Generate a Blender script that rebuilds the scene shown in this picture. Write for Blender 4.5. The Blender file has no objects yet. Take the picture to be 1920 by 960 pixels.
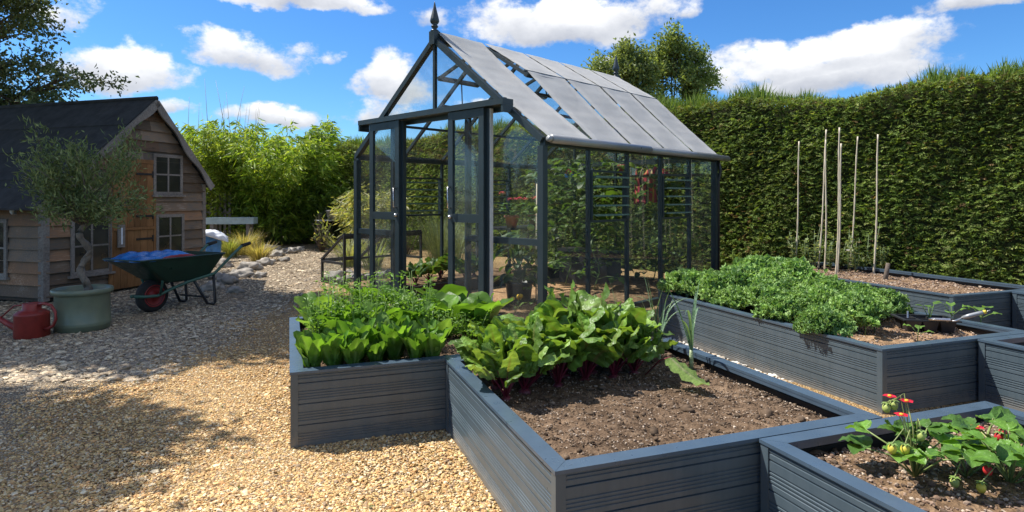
import bpy, math, random
import numpy as np
from math import sin, cos, pi, atan, atan2, sqrt, radians as R
from mathutils import Vector, Matrix

random.seed(7)
rng = np.random.default_rng(11)
scene = bpy.context.scene
col = scene.collection
F_, CX, HY, H = 1150.0, 960.0, 372.0, 1.25      # focal (px of a 1920 frame), centre, horizon row, eye height

def gp(x, y, h=0.0):
    """point of height h that the survey sighting (x, y) meets"""
    d = F_ * (H - h) / (y - HY)
    return Vector(((x - CX) / F_ * d, d, h))

def dp(x, y, d):
    return Vector(((x - CX) / F_ * d, d, H - (y - HY) * d / F_))

# ------------------------------------------------------------------ objects
def tag(o, label=None, cat=None, group=None, kind=None):
    if label: o['label'] = label
    if cat: o['category'] = cat
    if group: o['group'] = group
    if kind: o['kind'] = kind
    return o

def thing(name, label, cat, loc=(0, 0, 0), rz=0.0, group=None):
    o = bpy.data.objects.new(name, None)
    col.objects.link(o)
    o.location = loc
    o.rotation_euler = (0, 0, rz)
    return tag(o, label, cat, group)

def kids(o):
    return [c for c in col.objects if c.parent == o]

CH = {}
def copy_tree(o, parent=None):
    c = o.copy(); col.objects.link(c)
    if parent: 
        c.parent = parent; CH.setdefault(parent.name, []).append(c)
    for ch in list(CH.get(o.name, [])): copy_tree(ch, c)
    return c

def place(proto, used, loc, rz=0.0, s=1.0, label=None):
    o = proto if not used.get(proto.name) else copy_tree(proto)
    used[proto.name] = True
    o.location = loc; o.rotation_euler = (0, 0, rz); o.scale = (s, s, s)
    if label: o['label'] = label
    return o

# ------------------------------------------------------------------ mesh builder
class MB:
    def __init__(s):
        s.V = []; s.L = []; s.S = []; s.C = []; s.M = []; s.SM = []; s.n = 0
    def add(s, V, faces, c=(1, 1, 1), m=0, smooth=False):
        V = np.asarray(V, float).reshape(-1, 3)
        s.V.append(V)
        if isinstance(faces, np.ndarray):
            L = faces.reshape(-1); S = np.full(len(faces), faces.shape[1], int)
        else:
            L = np.array([i for f in faces for i in f], int); S = np.array([len(f) for f in faces], int)
        s.L.append(L + s.n); s.S.append(S)
        c = np.asarray(c, float)
        s.C.append(np.broadcast_to(c, (len(V), 3)) if c.ndim == 1 else c)
        s.M.append(np.full(len(S), m, int)); s.SM.append(np.full(len(S), smooth, bool))
        s.n += len(V)
    def box(s, lo, hi, M=None, c=(1, 1, 1), m=0):
        x0, y0, z0 = lo; x1, y1, z1 = hi
        V = [(x0,y0,z0),(x1,y0,z0),(x1,y1,z0),(x0,y1,z0),(x0,y0,z1),(x1,y0,z1),(x1,y1,z1),(x0,y1,z1)]
        if M is not None: V = [tuple(M @ Vector(v)) for v in V]
        s.add(V, [(0,3,2,1),(4,5,6,7),(0,1,5,4),(1,2,6,5),(2,3,7,6),(3,0,4,7)], c, m)
    def bar(s, a, b, w, h, up=(0, 0, 1), c=(1, 1, 1), m=0):
        """box of section w x h running from a to b (h along up)"""
        a = Vector(a); b = Vector(b); t = (b - a).normalized(); up = Vector(up)
        if abs(t.dot(up)) > .98: up = Vector((0, 1, 0))
        sd = t.cross(up).normalized(); up = sd.cross(t).normalized()
        V = []
        for p in (a, b):
            for i, j in ((-1,-1),(1,-1),(1,1),(-1,1)): V.append(tuple(p + sd*(i*w/2) + up*(j*h/2)))
        s.add(V, [(0,3,2,1),(4,5,6,7),(0,1,5,4),(1,2,6,5),(2,3,7,6),(3,0,4,7)], c, m)
    def tube(s, pts, rad, n=8, c=(1, 1, 1), m=0, smooth=True, close=False):
        P = [Vector(p) for p in pts]
        if not hasattr(rad, '__len__'): rad = [rad] * len(P)
        V = []; k = len(P); ref = Vector((0.13, 0.31, 0.94))
        for i, p in enumerate(P):
            if close: t = P[(i+1) % k] - P[i-1]
            else: t = P[min(i+1, k-1)] - P[max(i-1, 0)]
            t = t.normalized() if t.length > 1e-9 else Vector((0,0,1))
            a = t.cross(ref)
            if a.length < .05: a = t.cross(Vector((1,0,0)))
            a.normalize(); b = t.cross(a)
            for j in range(n):
                an = 2*pi*j/n
                V.append(tuple(p + (a*cos(an) + b*sin(an))*rad[i]))
        Fs = []
        for i in range(k if close else k-1):
            i2 = (i+1) % k
            for j in range(n):
                Fs.append((i*n+j, i*n+(j+1)%n, i2*n+(j+1)%n, i2*n+j))
        if not close:
            Fs.append(tuple(range(n-1,-1,-1))); Fs.append(tuple((k-1)*n+j for j in range(n)))
        s.add(V, Fs, c, m, smooth)
    def lathe(s, prof, n=24, o=(0, 0, 0), c=(1, 1, 1), m=0, smooth=True, M=None, cap=True):
        V = []; k = len(prof)
        for r, z in prof:
            for j in range(n):
                p = Vector((r*cos(2*pi*j/n), r*sin(2*pi*j/n), z))
                if M is not None: p = M @ p
                V.append((p.x+o[0], p.y+o[1], p.z+o[2]))
        Fs = [(i*n+j, i*n+(j+1)%n, (i+1)*n+(j+1)%n, (i+1)*n+j) for i in range(k-1) for j in range(n)]
        if cap: Fs.append(tuple(range(n-1,-1,-1))); Fs.append(tuple((k-1)*n+j for j in range(n)))
        s.add(V, Fs, c, m, smooth)
    def extrude(s, poly, axis_a, axis_b, o, d, c=(1, 1, 1), m=0):
        """polygon (2D) in the plane of axis_a, axis_b from o, swept by vector d"""
        A = Vector(axis_a); B = Vector(axis_b); o = Vector(o); d = Vector(d); k = len(poly)
        V = [tuple(o + A*p + B*q) for p, q in poly] + [tuple(o + A*p + B*q + d) for p, q in poly]
        Fs = [tuple(range(k-1,-1,-1)), tuple(range(k, 2*k))] + [(i, (i+1)%k, k+(i+1)%k, k+i) for i in range(k)]
        s.add(V, Fs, c, m)
    def blob(s, o, r, sub=2, amp=.15, freq=3., c=(1,1,1), m=0, smooth=True, seed=0, sq=(1,1,1)):
        V, Fc = ICO[sub]
        ph = np.random.default_rng(seed).uniform(0, 6.28, (4, 3))
        d = sum(np.sin(V @ (freq*np.array([1.3,.8,1.1])*(.7+.35*i)*np.array(sg)) + ph[i,0]) for i, sg in enumerate([(1,1,1),(-1,1,.5),(1,-1,.7),(.6,1,-1)]))/4
        s.add(V*(1+amp*d)[:,None]*r*np.array(sq)+np.array(o), Fc, c, m, smooth)
    # ---- one modelled leaf
    def leaf(s, base, az, L, W, e0, e1, prof='ovate', n=7, K=5, fold=.2, ruf=0., rf=3., roll=0., c=(.1,.2,.03), rib=None, m=0, pw=1.2, bend=0., blis=0.):
        t = np.linspace(0, 1, n+1)
        e = e0 + (e1-e0)*t**pw
        a = az + bend*t
        ds = L/n
        T = np.stack([np.cos(e)*np.cos(a), np.cos(e)*np.sin(a), np.sin(e)], 1)
        Cn = np.vstack([[0,0,0], np.cumsum(T[:-1]*ds, 0)]) + np.asarray(base, float)
        S = np.stack([-np.sin(a), np.cos(a), np.zeros(n+1)], 1)
        Nn = np.cross(T, S)
        S2 = S*cos(roll) + Nn*sin(roll); N2 = np.cross(T, S2)
        w = {'ovate': lambda t: np.sin(pi*np.clip(t,0,1)**.75)**.8,
             'spoon': lambda t: .22 + .78*np.sin(pi*np.clip((t-.05)/.95,0,1)**1.35)**.9,
             'beet': lambda t: np.sin(pi*(t*.95+.05)**.68)**.55,
             'lance': lambda t: np.sin(pi*(t*.94+.06)**.6),
             'strap': lambda t: np.minimum(1, (1-t)*3+.02)*(1-.35*t),
             'round': lambda t: np.sqrt(np.clip(1-(2*t-1)**2*.98, 0, 1)),
             'kale': lambda t: .12 + .88*np.clip((t-.18)/.3,0,1)*np.sqrt(np.clip(1.02-(np.clip((t-.5)/.5,0,1))**2,0,1))}[prof](t)*W/2
        q = np.linspace(-1, 1, K)
        ph = rng.uniform(0, 6.28, 3)
        tt = t[:,None]; qq = q[None,:]
        sgn = np.where(qq < 0, ph[0], ph[1])
        ripple = ruf*np.abs(qq)**1.5*(np.sin(6.283*rf*tt+sgn)+.5*np.sin(6.283*rf*2.3*tt+2*sgn))*np.minimum(1, w[:,None]/(W*.2+1e-6))
        off = fold*np.abs(qq)*w[:,None] + ripple + blis*np.sin(9*tt+ph[0]+3*qq)*np.cos(4.2*qq+ph[1]-2*tt)*np.sin(pi*tt)
        V = Cn[:,None,:] + S2[:,None,:]*(qq*w[:,None])[...,None] + N2[:,None,:]*off[...,None]
        c = np.asarray(c, float)
        Cc = np.broadcast_to(c, (n+1, K, 3)).copy()
        if rib is not None:
            kf = (1-t)[:,None]**.7
            Cc[:, K//2] = np.asarray(rib)*kf + c*(1-kf)
            if n >= 16 and K == 11: Cc[2:-1:3] = Cc[2:-1:3]*1.25+.015
        i = np.arange(n)[:,None]*K + np.arange(K-1)[None,:]
        Fc = np.stack([i, i+1, i+K+1, i+K], -1).reshape(-1, 4)
        s.add(V, Fc, Cc.reshape(-1,3), m, True)
        return Cn[-1]
    # ---- very many small leaves at once
    def leaves(s, P, D, L, W, c, m=0, fold=.25, up=None):
        N = len(P)
        P = np.asarray(P, float); D = np.asarray(D, float)
        D = D/np.maximum(np.linalg.norm(D, axis=1, keepdims=True), 1e-9)
        U = rng.normal(size=(N,3)) if up is None else np.asarray(up) + rng.normal(size=(N,3))*.45
        S = np.cross(D, U); S /= np.maximum(np.linalg.norm(S, axis=1, keepdims=True), 1e-9)
        Nn = np.cross(S, D)
        L = np.broadcast_to(L, N)[:,None]; W = np.broadcast_to(W, N)[:,None]
        V = np.stack([P, P+D*L*.45+S*W*.5+Nn*W*fold, P+D*L, P+D*L*.45-S*W*.5+Nn*W*fold], 1)
        b = np.arange(N)[:,None]*4
        Fc = np.concatenate([b+np.array([[0,1,2]]), b+np.array([[0,2,3]])], 0)
        c = np.asarray(c, float)
        if c.ndim == 1: c = np.broadcast_to(c, (N,3))
        s.add(V.reshape(-1,3), Fc, np.repeat(c, 4, 0), m, False)
    def build(s, name, mats, parent=None):
        me = bpy.data.meshes.new(name)
        if not isinstance(mats, (list, tuple)): mats = [mats]
        V = np.concatenate(s.V); L = np.concatenate(s.L).astype(np.int32); S = np.concatenate(s.S).astype(np.int32)
        me.vertices.add(len(V)); me.vertices.foreach_set('co', V.astype(np.float32).ravel())
        me.loops.add(len(L)); me.loops.foreach_set('vertex_index', L)
        me.polygons.add(len(S))
        st = np.concatenate([[0], np.cumsum(S)[:-1]]).astype(np.int32)
        me.polygons.foreach_set('loop_start', st)
        me.polygons.foreach_set('material_index', np.concatenate(s.M).astype(np.int32))
        me.polygons.foreach_set('use_smooth', np.concatenate(s.SM))
        at = me.color_attributes.new('Col', 'FLOAT_COLOR', 'POINT')
        C = np.concatenate(s.C); C = np.concatenate([C, np.ones((len(C),1))], 1)
        at.data.foreach_set('color', C.astype(np.float32).ravel())
        for m in mats: me.materials.append(m)
        me.update(calc_edges=True); me.validate()
        o = bpy.data.objects.new(name, me); col.objects.link(o)
        if parent: 
            o.parent = parent; CH.setdefault(parent.name, []).append(o)
        return o

def _ico(n):
    import bmesh
    bm = bmesh.new(); bmesh.ops.create_icosphere(bm, subdivisions=n, radius=1)
    V = np.array([v.co[:] for v in bm.verts]); Fc = np.array([[v.index for v in f.verts] for f in bm.faces]); bm.free()
    return V, Fc
ICO = {i: _ico(i) for i in (1, 2, 3)}

# ------------------------------------------------------------------ materials
class NT:
    def __init__(s, name):
        s.mat = bpy.data.materials.new(name); s.mat.use_nodes = True
        s.t = s.mat.node_tree; s.bsdf = s.t.nodes['Principled BSDF']; s.out = s.t.nodes['Material Output']
    def n(s, typ, **kw):
        nd = s.t.nodes.new(typ)
        for k, v in kw.items():
            if k.startswith('i_'):
                nd.inputs[k[2:].replace('_', ' ')].default_value = v
            else: setattr(nd, k, v)
        return nd
    def l(s, a, b): s.t.links.new(a, b)
    def coord(s, kind='Object'):
        return s.n('ShaderNodeTexCoord').outputs[kind]
    def noise(s, scale, detail=4, rough=.55, vec=None, sx=(1,1,1), kind='Object'):
        nd = s.n('ShaderNodeTexNoise'); nd.inputs['Scale'].default_value = scale; nd.inputs['Detail'].default_value = detail; nd.inputs['Roughness'].default_value = rough
        mp = s.n('ShaderNodeMapping'); mp.inputs['Scale'].default_value = sx
        s.l(vec or s.coord(kind), mp.inputs[0]); s.l(mp.outputs[0], nd.inputs['Vector'])
        return nd
    def ramp(s, fac, stops):
        r = s.n('ShaderNodeValToRGB'); e = r.color_ramp.elements
        while len(e) < len(stops): e.new(.5)
        for el, (p, c) in zip(e, stops):
            el.position = p; el.color = (*c, 1) if len(c) == 3 else c
        s.l(fac, r.inputs[0]); return r.outputs[0]
    def mix(s, fac, a, b, mode='MIX'):
        m = s.n('ShaderNodeMix', data_type='RGBA', blend_type=mode)
        for sock, v in ((m.inputs[0], fac), (m.inputs[6], a), (m.inputs[7], b)):
            if isinstance(v, (int, float)): sock.default_value = v
            elif isinstance(v, tuple): sock.default_value = (*v, 1)
            else: s.l(v, sock)
        return m.outputs[2]
    def bump(s, h, strength=.5, dist=.01, normal=None):
        b = s.n('ShaderNodeBump'); b.inputs['Strength'].default_value = strength; b.inputs['Distance'].default_value = dist
        s.l(h, b.inputs['Height']); 
        if normal: s.l(normal, b.inputs['Normal'])
        s.l(b.outputs[0], s.bsdf.inputs['Normal']); return b.outputs[0]
    def p(s, **kw):
        for k, v in kw.items():
            sock = s.bsdf.inputs[k.replace('_', ' ')]
            if hasattr(v, 'is_linked'): s.l(v, sock)
            elif isinstance(v, tuple): sock.default_value = (*v, 1)
            else: sock.default_value = v
        return s

def paint(name, c, rough=.5, var=.18, scale=9, metal=0., spec=.5, bump=0., coat=0.):
    m = NT(name)
    nz = m.noise(scale, 5)
    a = tuple(x*(1-var) for x in c); b = tuple(min(1, x*(1+var)) for x in c)
    m.p(Base_Color=m.ramp(nz.outputs[0], [(.3, a), (.7, b)]), Roughness=rough, Metallic=metal, Specular_IOR_Level=spec, Coat_Weight=coat)
    r2 = m.n('ShaderNodeMapRange', i_From_Min=.3, i_From_Max=.7, i_To_Min=max(.02, rough-.08), i_To_Max=min(1, rough+.08))
    m.l(m.noise(scale*2.7, 4).outputs[0], r2.inputs[0]); m.l(r2.outputs[0], m.bsdf.inputs['Roughness'])
    if bump: m.bump(m.noise(scale*6, 5).outputs[0], bump, .004)
    return m.mat

def foliage(name, trans=.35, rough=.45, spec=.4, var=.25, scale=14, tint=(1.25, 1.2, .5), bump=None):
    m = NT(name)
    at = m.n('ShaderNodeAttribute', attribute_name='Col')
    nz = m.noise(scale, 3)
    f = m.ramp(nz.outputs[0], [(.3, (1-var,)*3), (.7, (1+var,)*3)])
    c = m.mix(1.0, at.outputs[0], f, 'MULTIPLY')
    m.p(Base_Color=c, Roughness=rough, Specular_IOR_Level=spec)
    if bump: m.bump(m.noise(bump[0], 3, .5).outputs[0], bump[1], bump[2])
    tr = m.n('ShaderNodeBsdfTranslucent')
    m.l(m.mix(1.0, c, tint, 'MULTIPLY'), tr.inputs[0])
    mx = m.n('ShaderNodeMixShader'); mx.inputs[0].default_value = trans
    m.l(m.bsdf.outputs[0], mx.inputs[1]); m.l(tr.outputs[0], mx.inputs[2]); m.l(mx.outputs[0], m.out.inputs[0])
    return m.mat

def attr_mat(name, rough=.6, var=.15, scale=30, spec=.4, bump=0.):
    m = NT(name)
    at = m.n('ShaderNodeAttribute', attribute_name='Col')
    f = m.ramp(m.noise(scale, 4).outputs[0], [(.3, (1-var,)*3), (.7, (1+var,)*3)])
    m.p(Base_Color=m.mix(1.0, at.outputs[0], f, 'MULTIPLY'), Roughness=rough, Specular_IOR_Level=spec)
    if bump: m.bump(m.noise(scale*4, 4).outputs[0], bump, .003)
    return m.mat

def wood(name, cols, rough=.75, long=(1, 1, 1), bump=.4):
    """weathered timber: grain stretched along the long axis, large patches of worn colour, one tone per board from Col"""
    m = NT(name)
    g = m.noise(22, 8, .65, sx=long)
    big = m.noise(2.4, 4, .6)
    at = m.n('ShaderNodeAttribute', attribute_name='Col')
    ad = m.n('ShaderNodeMath', operation='MULTIPLY_ADD'); ad.inputs[1].default_value = .55
    m.l(g.outputs[0], ad.inputs[0])
    sub = m.n('ShaderNodeMath', operation='MULTIPLY'); sub.inputs[1].default_value = .5; m.l(big.outputs[0], sub.inputs[0]); m.l(sub.outputs[0], ad.inputs[2])
    k = len(cols)
    c = m.ramp(ad.outputs[0], [(.34+.34*i/(k-1), cc) for i, cc in enumerate(cols)])
    m.p(Base_Color=m.mix(1.0, c, at.outputs[0], 'MULTIPLY'), Roughness=rough, Specular_IOR_Level=.25)
    m.bump(g.outputs[0], bump, .006)
    return m.mat

M = {}
# slate grey powder coated boards
m = NT('slate_board')
nz = m.noise(5, 4); st = m.noise(40, 4, .6, sx=(1, 1, .05))
m.p(Base_Color=m.mix(.25, m.ramp(nz.outputs[0], [(.3, (.055,.080,.097)), (.7, (.074,.102,.122))]), m.ramp(st.outputs[0], [(.35,(.045,.064,.078)),(.7,(.095,.116,.132))])), Specular_IOR_Level=.5)
spz = m.n('ShaderNodeSeparateXYZ'); m.l(m.coord('Object'), spz.inputs[0])
dz = m.n('ShaderNodeMapRange', i_From_Min=.11, i_From_Max=.0, i_To_Min=-.25, i_To_Max=.55); m.l(spz.outputs[2], dz.inputs[0])
dn = m.n('ShaderNodeMath', operation='MULTIPLY_ADD', use_clamp=True); m.l(m.noise(26, 6, .7).outputs[0], dn.inputs[0]); dn.inputs[1].default_value = .9; 
dn2 = m.n('ShaderNodeMath', operation='SUBTRACT'); m.l(dz.outputs[0], dn2.inputs[0]); dn2.inputs[1].default_value = .42; m.l(dn2.outputs[0], dn.inputs[2])
m.p(Base_Color=m.mix(dn.outputs[0], m.bsdf.inputs['Base Color'].links[0].from_socket, (.22,.19,.155)))
rr = m.n('ShaderNodeMapRange', i_From_Min=.3, i_From_Max=.7, i_To_Min=.27, i_To_Max=.4); m.l(nz.outputs[0], rr.inputs[0]); m.l(rr.outputs[0], m.bsdf.inputs['Roughness'])
M['slate'] = m.mat
M['slate_cap'] = paint('slate_cap', (.055,.085,.118), .33, .12, 6, spec=.6)  # bluer than the boards: sky reflection partly put into the base colour
M['liner'] = paint('black_liner', (.012,.012,.013), .6, .2, 20)
M['gh'] = paint('greenhouse_aluminium', (.021,.034,.04), .38, .12, 5, spec=.5)
M['gh_trim'] = paint('white_seal', (.6,.6,.58), .5, .1, 20)
M['chrome'] = paint('bright_metal', (.6,.6,.6), .25, .05, 20, metal=1.)
M['tubegrey'] = paint('grey_tube', (.27,.28,.29), .35, .08, 5, metal=.3)
M['black'] = paint('black_plastic', (.02,.02,.021), .45, .2, 20)
M['rubber'] = paint('rubber', (.022,.021,.02), .8, .25, 20, bump=.3)
M['red_rim'] = paint('red_rim', (.28,.022,.022), .5, .2, 12)
M['barrow'] = paint('green_tray', (.009,.036,.022), .35, .2, 8, spec=.5)
M['barrow_frame'] = paint('green_frame', (.05,.13,.095), .4, .15, 12)
M['red_can'] = paint('red_can', (.25,.028,.02), .45, .2, 12)
M['potgreen'] = paint('sage_glaze', (.165,.19,.125), .36, .12, 7)
M['terracotta'] = paint('terracotta', (.36,.13,.06), .8, .2, 14, bump=.3)
M['blue_bag'] = paint('blue_sack', (.008,.15,.46), .3, .2, 9)
M['white_bag'] = paint('white_sack', (.72,.74,.78), .4, .1, 9)
M['sack_blue'] = paint('sack_print', (.08,.25,.55), .4, .2, 14)
M['pale_blue'] = paint('pale_blue_paint', (.42,.53,.55), .6, .15, 8)
M['grey_metal'] = paint('grey_zinc', (.33,.34,.35), .4, .15, 12, metal=.4)
M['felt'] = paint('roof_felt', (.03,.03,.031), .9, .45, 5, bump=.9)
M['rock'] = paint('rockery_stone', (.30,.27,.23), .9, .5, 7, bump=1.)
M['steel'] = paint('trowel_steel', (.5,.5,.5), .28, .1, 14, metal=.9)
M['yellow'] = paint('yellow_plastic', (.7,.55,.05), .45, .1, 14)
M['red_box'] = paint('red_card', (.4,.03,.03), .5, .15, 14)
M['cane'] = wood('cane_skin', [(.42,.34,.23),(.58,.50,.37),(.66,.60,.48)], .6, (3, 3, .4), .15)
M['bark'] = paint('tree_bark', (.11,.085,.065), .9, .4, 12, bump=1.)
M['olive_bark'] = paint('olive_bark', (.17,.14,.11), .9, .4, 16, bump=1.)
M['iron'] = paint('black_iron', (.015,.013,.012), .6, .3, 20)
M['brown_glass'] = paint('old_window_glass', (.03,.03,.027), .12, .35, 3, spec=.7)
M['clad'] = wood('weathered_cladding', [(.055,.046,.04),(.165,.138,.115),(.205,.142,.095),(.32,.28,.24)], .8, (.35, 3, 4), .5)
M['trimwood'] = wood('grey_trim_wood', [(.10,.085,.07),(.22,.19,.165),(.32,.29,.26)], .8, (2, 2, 2), .5)
M['doorwood'] = wood('stained_door_wood', [(.12,.056,.022),(.25,.118,.044),(.33,.17,.07)], .65, (5, 5, .35), .4)
M['leaf'] = foliage('leaf', .46, .45, .3, bump=(45, .35, .01))
M['leaf_dull'] = foliage('leaf_dull', .2, .55, .3, .3, 20)
M['leaf_thick'] = foliage('leaf_thick', .36, .38, .38, .22, 30, (1.3, 1.2, .45), (38, .8, .014))
M['kale'] = foliage('kale_leaf', .3, .5, .35, .25, 40, (1.15, 1.2, .6), (70, .9, .012))
M['hedge'] = foliage('hedge_spray', .45, .6, .25, .22, 9)
M['stem'] = attr_mat('plant_stem', .5)
M['petal'] = foliage('petal', .3, .5, .3, .12, 20, (1.1, 1, 1))
M['stone_attr'] = attr_mat('pebble', .75, .22, 90, .35)
M['soilbit'] = attr_mat('soil_crumb', .95, .3, 60, .1)

def glass(name, tint=(.975, .985, .98), gloss=1.0):
    m = NT(name); t = m.t; t.nodes.remove(m.bsdf)
    tr = m.n('ShaderNodeBsdfTransparent'); tr.inputs[0].default_value = (*tint, 1)
    gl = m.n('ShaderNodeBsdfGlossy'); gl.inputs['Roughness'].default_value = .03; gl.inputs[0].default_value = (.9,.95,.97,1)
    fr = m.n('ShaderNodeLayerWeight'); fr.inputs[0].default_value = .5
    pw_ = m.n('ShaderNodeMath', operation='POWER'); pw_.inputs[1].default_value = 5; m.l(fr.outputs['Facing'], pw_.inputs[0])
    gloss_fac = m.n('ShaderNodeMath', operation='MULTIPLY_ADD'); gloss_fac.inputs[1].default_value = .55*gloss; gloss_fac.inputs[2].default_value = .03; m.l(pw_.outputs[0], gloss_fac.inputs[0])
    mx = m.n('ShaderNodeMixShader'); m.l(gloss_fac.outputs[0], mx.inputs[0]); m.l(tr.outputs[0], mx.inputs[1]); m.l(gl.outputs[0], mx.inputs[2])
    df = m.n('ShaderNodeBsdfDiffuse'); df.inputs[0].default_value = (.35,.37,.36,1)
    nz = m.noise(3, 6, .7); mp = m.n('ShaderNodeMapRange', i_From_Min=.45, i_From_Max=.75, i_To_Min=.02, i_To_Max=.065); m.l(nz.outputs[0], mp.inputs[0])  # thin grime film, thickened to paint in the pale haze of reflections
    m2 = m.n('ShaderNodeMixShader'); m.l(mp.outputs[0], m2.inputs[0]); m.l(mx.outputs[0], m2.inputs[1]); m.l(df.outputs[0], m2.inputs[2])
    m.l(m2.outputs[0], m.out.inputs[0]); return m.mat
M['glass'] = glass('greenhouse_glass')
M['blade_edge'] = paint('glass_edge', (.10,.17,.15), .25, .15, 10)

m = NT('blind_fabric')
wv = m.noise(3, 5, .6)
fine = m.noise(160, 2)
c = m.mix(.3, m.ramp(wv.outputs[0], [(.3, (.58,.575,.565)), (.7, (.68,.675,.665))]), m.ramp(fine.outputs[0], [(.35,(.52,.52,.51)),(.65,(.72,.715,.705))]))
m.p(Base_Color=c, Roughness=1., Specular_IOR_Level=.03)
m.bump(m.noise(2.2, 3, .5).outputs[0], .5, .03)
tr = m.n('ShaderNodeBsdfTranslucent'); m.l(c, tr.inputs[0])
mx = m.n('ShaderNodeMixShader'); mx.inputs[0].default_value = .45
m.l(m.bsdf.outputs[0], mx.inputs[1]); m.l(tr.outputs[0], mx.inputs[2]); m.l(mx.outputs[0], m.out.inputs[0])
M['blind'] = m.mat

# gravel: golden stone chips, grey slate chips along the playhouse
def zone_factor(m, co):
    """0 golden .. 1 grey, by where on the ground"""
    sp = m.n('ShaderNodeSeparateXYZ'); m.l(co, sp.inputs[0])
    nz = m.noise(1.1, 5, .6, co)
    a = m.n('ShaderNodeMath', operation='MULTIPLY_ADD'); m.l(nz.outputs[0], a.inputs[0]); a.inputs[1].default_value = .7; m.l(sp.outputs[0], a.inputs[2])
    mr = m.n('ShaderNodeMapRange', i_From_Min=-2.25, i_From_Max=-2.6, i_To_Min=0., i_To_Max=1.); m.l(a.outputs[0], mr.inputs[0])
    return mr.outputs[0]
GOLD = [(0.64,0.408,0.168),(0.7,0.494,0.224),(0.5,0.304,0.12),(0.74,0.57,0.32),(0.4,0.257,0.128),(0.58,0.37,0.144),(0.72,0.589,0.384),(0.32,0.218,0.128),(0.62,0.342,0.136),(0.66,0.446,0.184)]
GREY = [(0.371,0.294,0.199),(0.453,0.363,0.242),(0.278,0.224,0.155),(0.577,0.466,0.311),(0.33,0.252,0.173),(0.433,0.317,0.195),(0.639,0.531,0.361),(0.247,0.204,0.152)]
m = NT('gravel_bed')
co = m.coord('Object')
vo = m.n('ShaderNodeTexVoronoi', feature='F1'); vo.inputs['Scale'].default_value = 92; m.l(co, vo.inputs['Vector'])
sp = m.n('ShaderNodeSeparateColor'); m.l(vo.outputs['Color'], sp.inputs[0])
gold = m.ramp(sp.outputs[0], [(i/len(GOLD), c) for i, c in enumerate(GOLD)])
grey = m.ramp(sp.outputs[0], [(i/len(GREY), c) for i, c in enumerate(GREY)])
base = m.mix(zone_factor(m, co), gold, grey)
big = m.ramp(m.noise(1.7, 5, .6, co).outputs[0], [(.3,(.78,)*3),(.7,(1.08,)*3)])
gap = m.ramp(vo.outputs['Distance'], [(.25,(1,1,1)),(.62,(.42,.38,.34))])
m.p(Base_Color=m.mix(1.0, m.mix(1.0, base, big, 'MULTIPLY'), gap, 'MULTIPLY'), Roughness=.85, Specular_IOR_Level=.25)
inv = m.n('ShaderNodeMath', operation='SUBTRACT'); inv.inputs[0].default_value = 1; m.l(vo.outputs['Distance'], inv.inputs[1])
m.bump(inv.outputs[0], 1., .012)
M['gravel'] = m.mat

m = NT('soil')
co = m.coord('Object')
n1 = m.noise(18, 8, .7, co); n2 = m.noise(3, 4, .6, co)
v2 = m.n('ShaderNodeTexVoronoi'); v2.inputs['Scale'].default_value = 90; m.l(co, v2.inputs['Vector'])
at = m.n('ShaderNodeAttribute', attribute_name='Col')
c = m.ramp(n1.outputs[0], [(.3,(.046,.031,.020)),(.5,(.13,.09,.058)),(.68,(.235,.17,.112))])
c = m.mix(1.0, m.mix(1.0, c, m.ramp(n2.outputs[0], [(.3,(.75,.75,.75)),(.7,(1.2,1.2,1.2))]), 'MULTIPLY'), at.outputs[0], 'MULTIPLY')
m.p(Base_Color=c, Roughness=.95, Specular_IOR_Level=.1)
b1 = m.bump(n1.outputs[0], .8, .02); m.bump(v2.outputs['Distance'], .6, .008, b1)
M['soil'] = m.mat

m = NT('bark_chip')
co = m.coord('Object'); vo = m.n('ShaderNodeTexVoronoi'); vo.inputs['Scale'].default_value = 45; m.l(co, vo.inputs['Vector'])
sp = m.n('ShaderNodeSeparateColor'); m.l(vo.outputs['Color'], sp.inputs[0])
m.p(Base_Color=m.ramp(sp.outputs[0], [(0,(.20,.10,.045)),(.5,(.36,.20,.09)),(1,(.48,.30,.15))]), Roughness=.9)
m.bump(vo.outputs['Distance'], 1., .012)
M['chips'] = m.mat

m = NT('meadow')
m.p(Base_Color=m.ramp(m.noise(.8, 6, .6).outputs[0], [(.3,(.05,.09,.02)),(.7,(.11,.13,.04))]), Roughness=.9)
m.bump(m.noise(40, 4).outputs[0], 1., .05)
M['meadow'] = m.mat

# ------------------------------------------------------------------ camera, sun, sky
cam = bpy.data.cameras.new('camera'); cam.sensor_width = 36; cam.lens = 36*F_/1920
cam.shift_y = -(480-HY)/1920; cam.clip_start = .05; cam.clip_end = 3000
co_ = bpy.data.objects.new('camera', cam); col.objects.link(co_)
co_.location = (0, 0, H); co_.rotation_euler = (pi/2, 0, 0); scene.camera = co_

SUN_AZ, SUN_EL = R(-72), R(56)       # azimuth clockwise from +Y
sd = Vector((sin(SUN_AZ)*cos(SUN_EL), cos(SUN_AZ)*cos(SUN_EL), sin(SUN_EL)))
sl = bpy.data.lights.new('sun', 'SUN'); sl.energy = 4.6; sl.angle = R(.53); sl.color = (1, .955, .88)
so = bpy.data.objects.new('sun', sl); col.objects.link(so)
so.rotation_euler = (-sd).to_track_quat('-Z', 'Y').to_euler()

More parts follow.
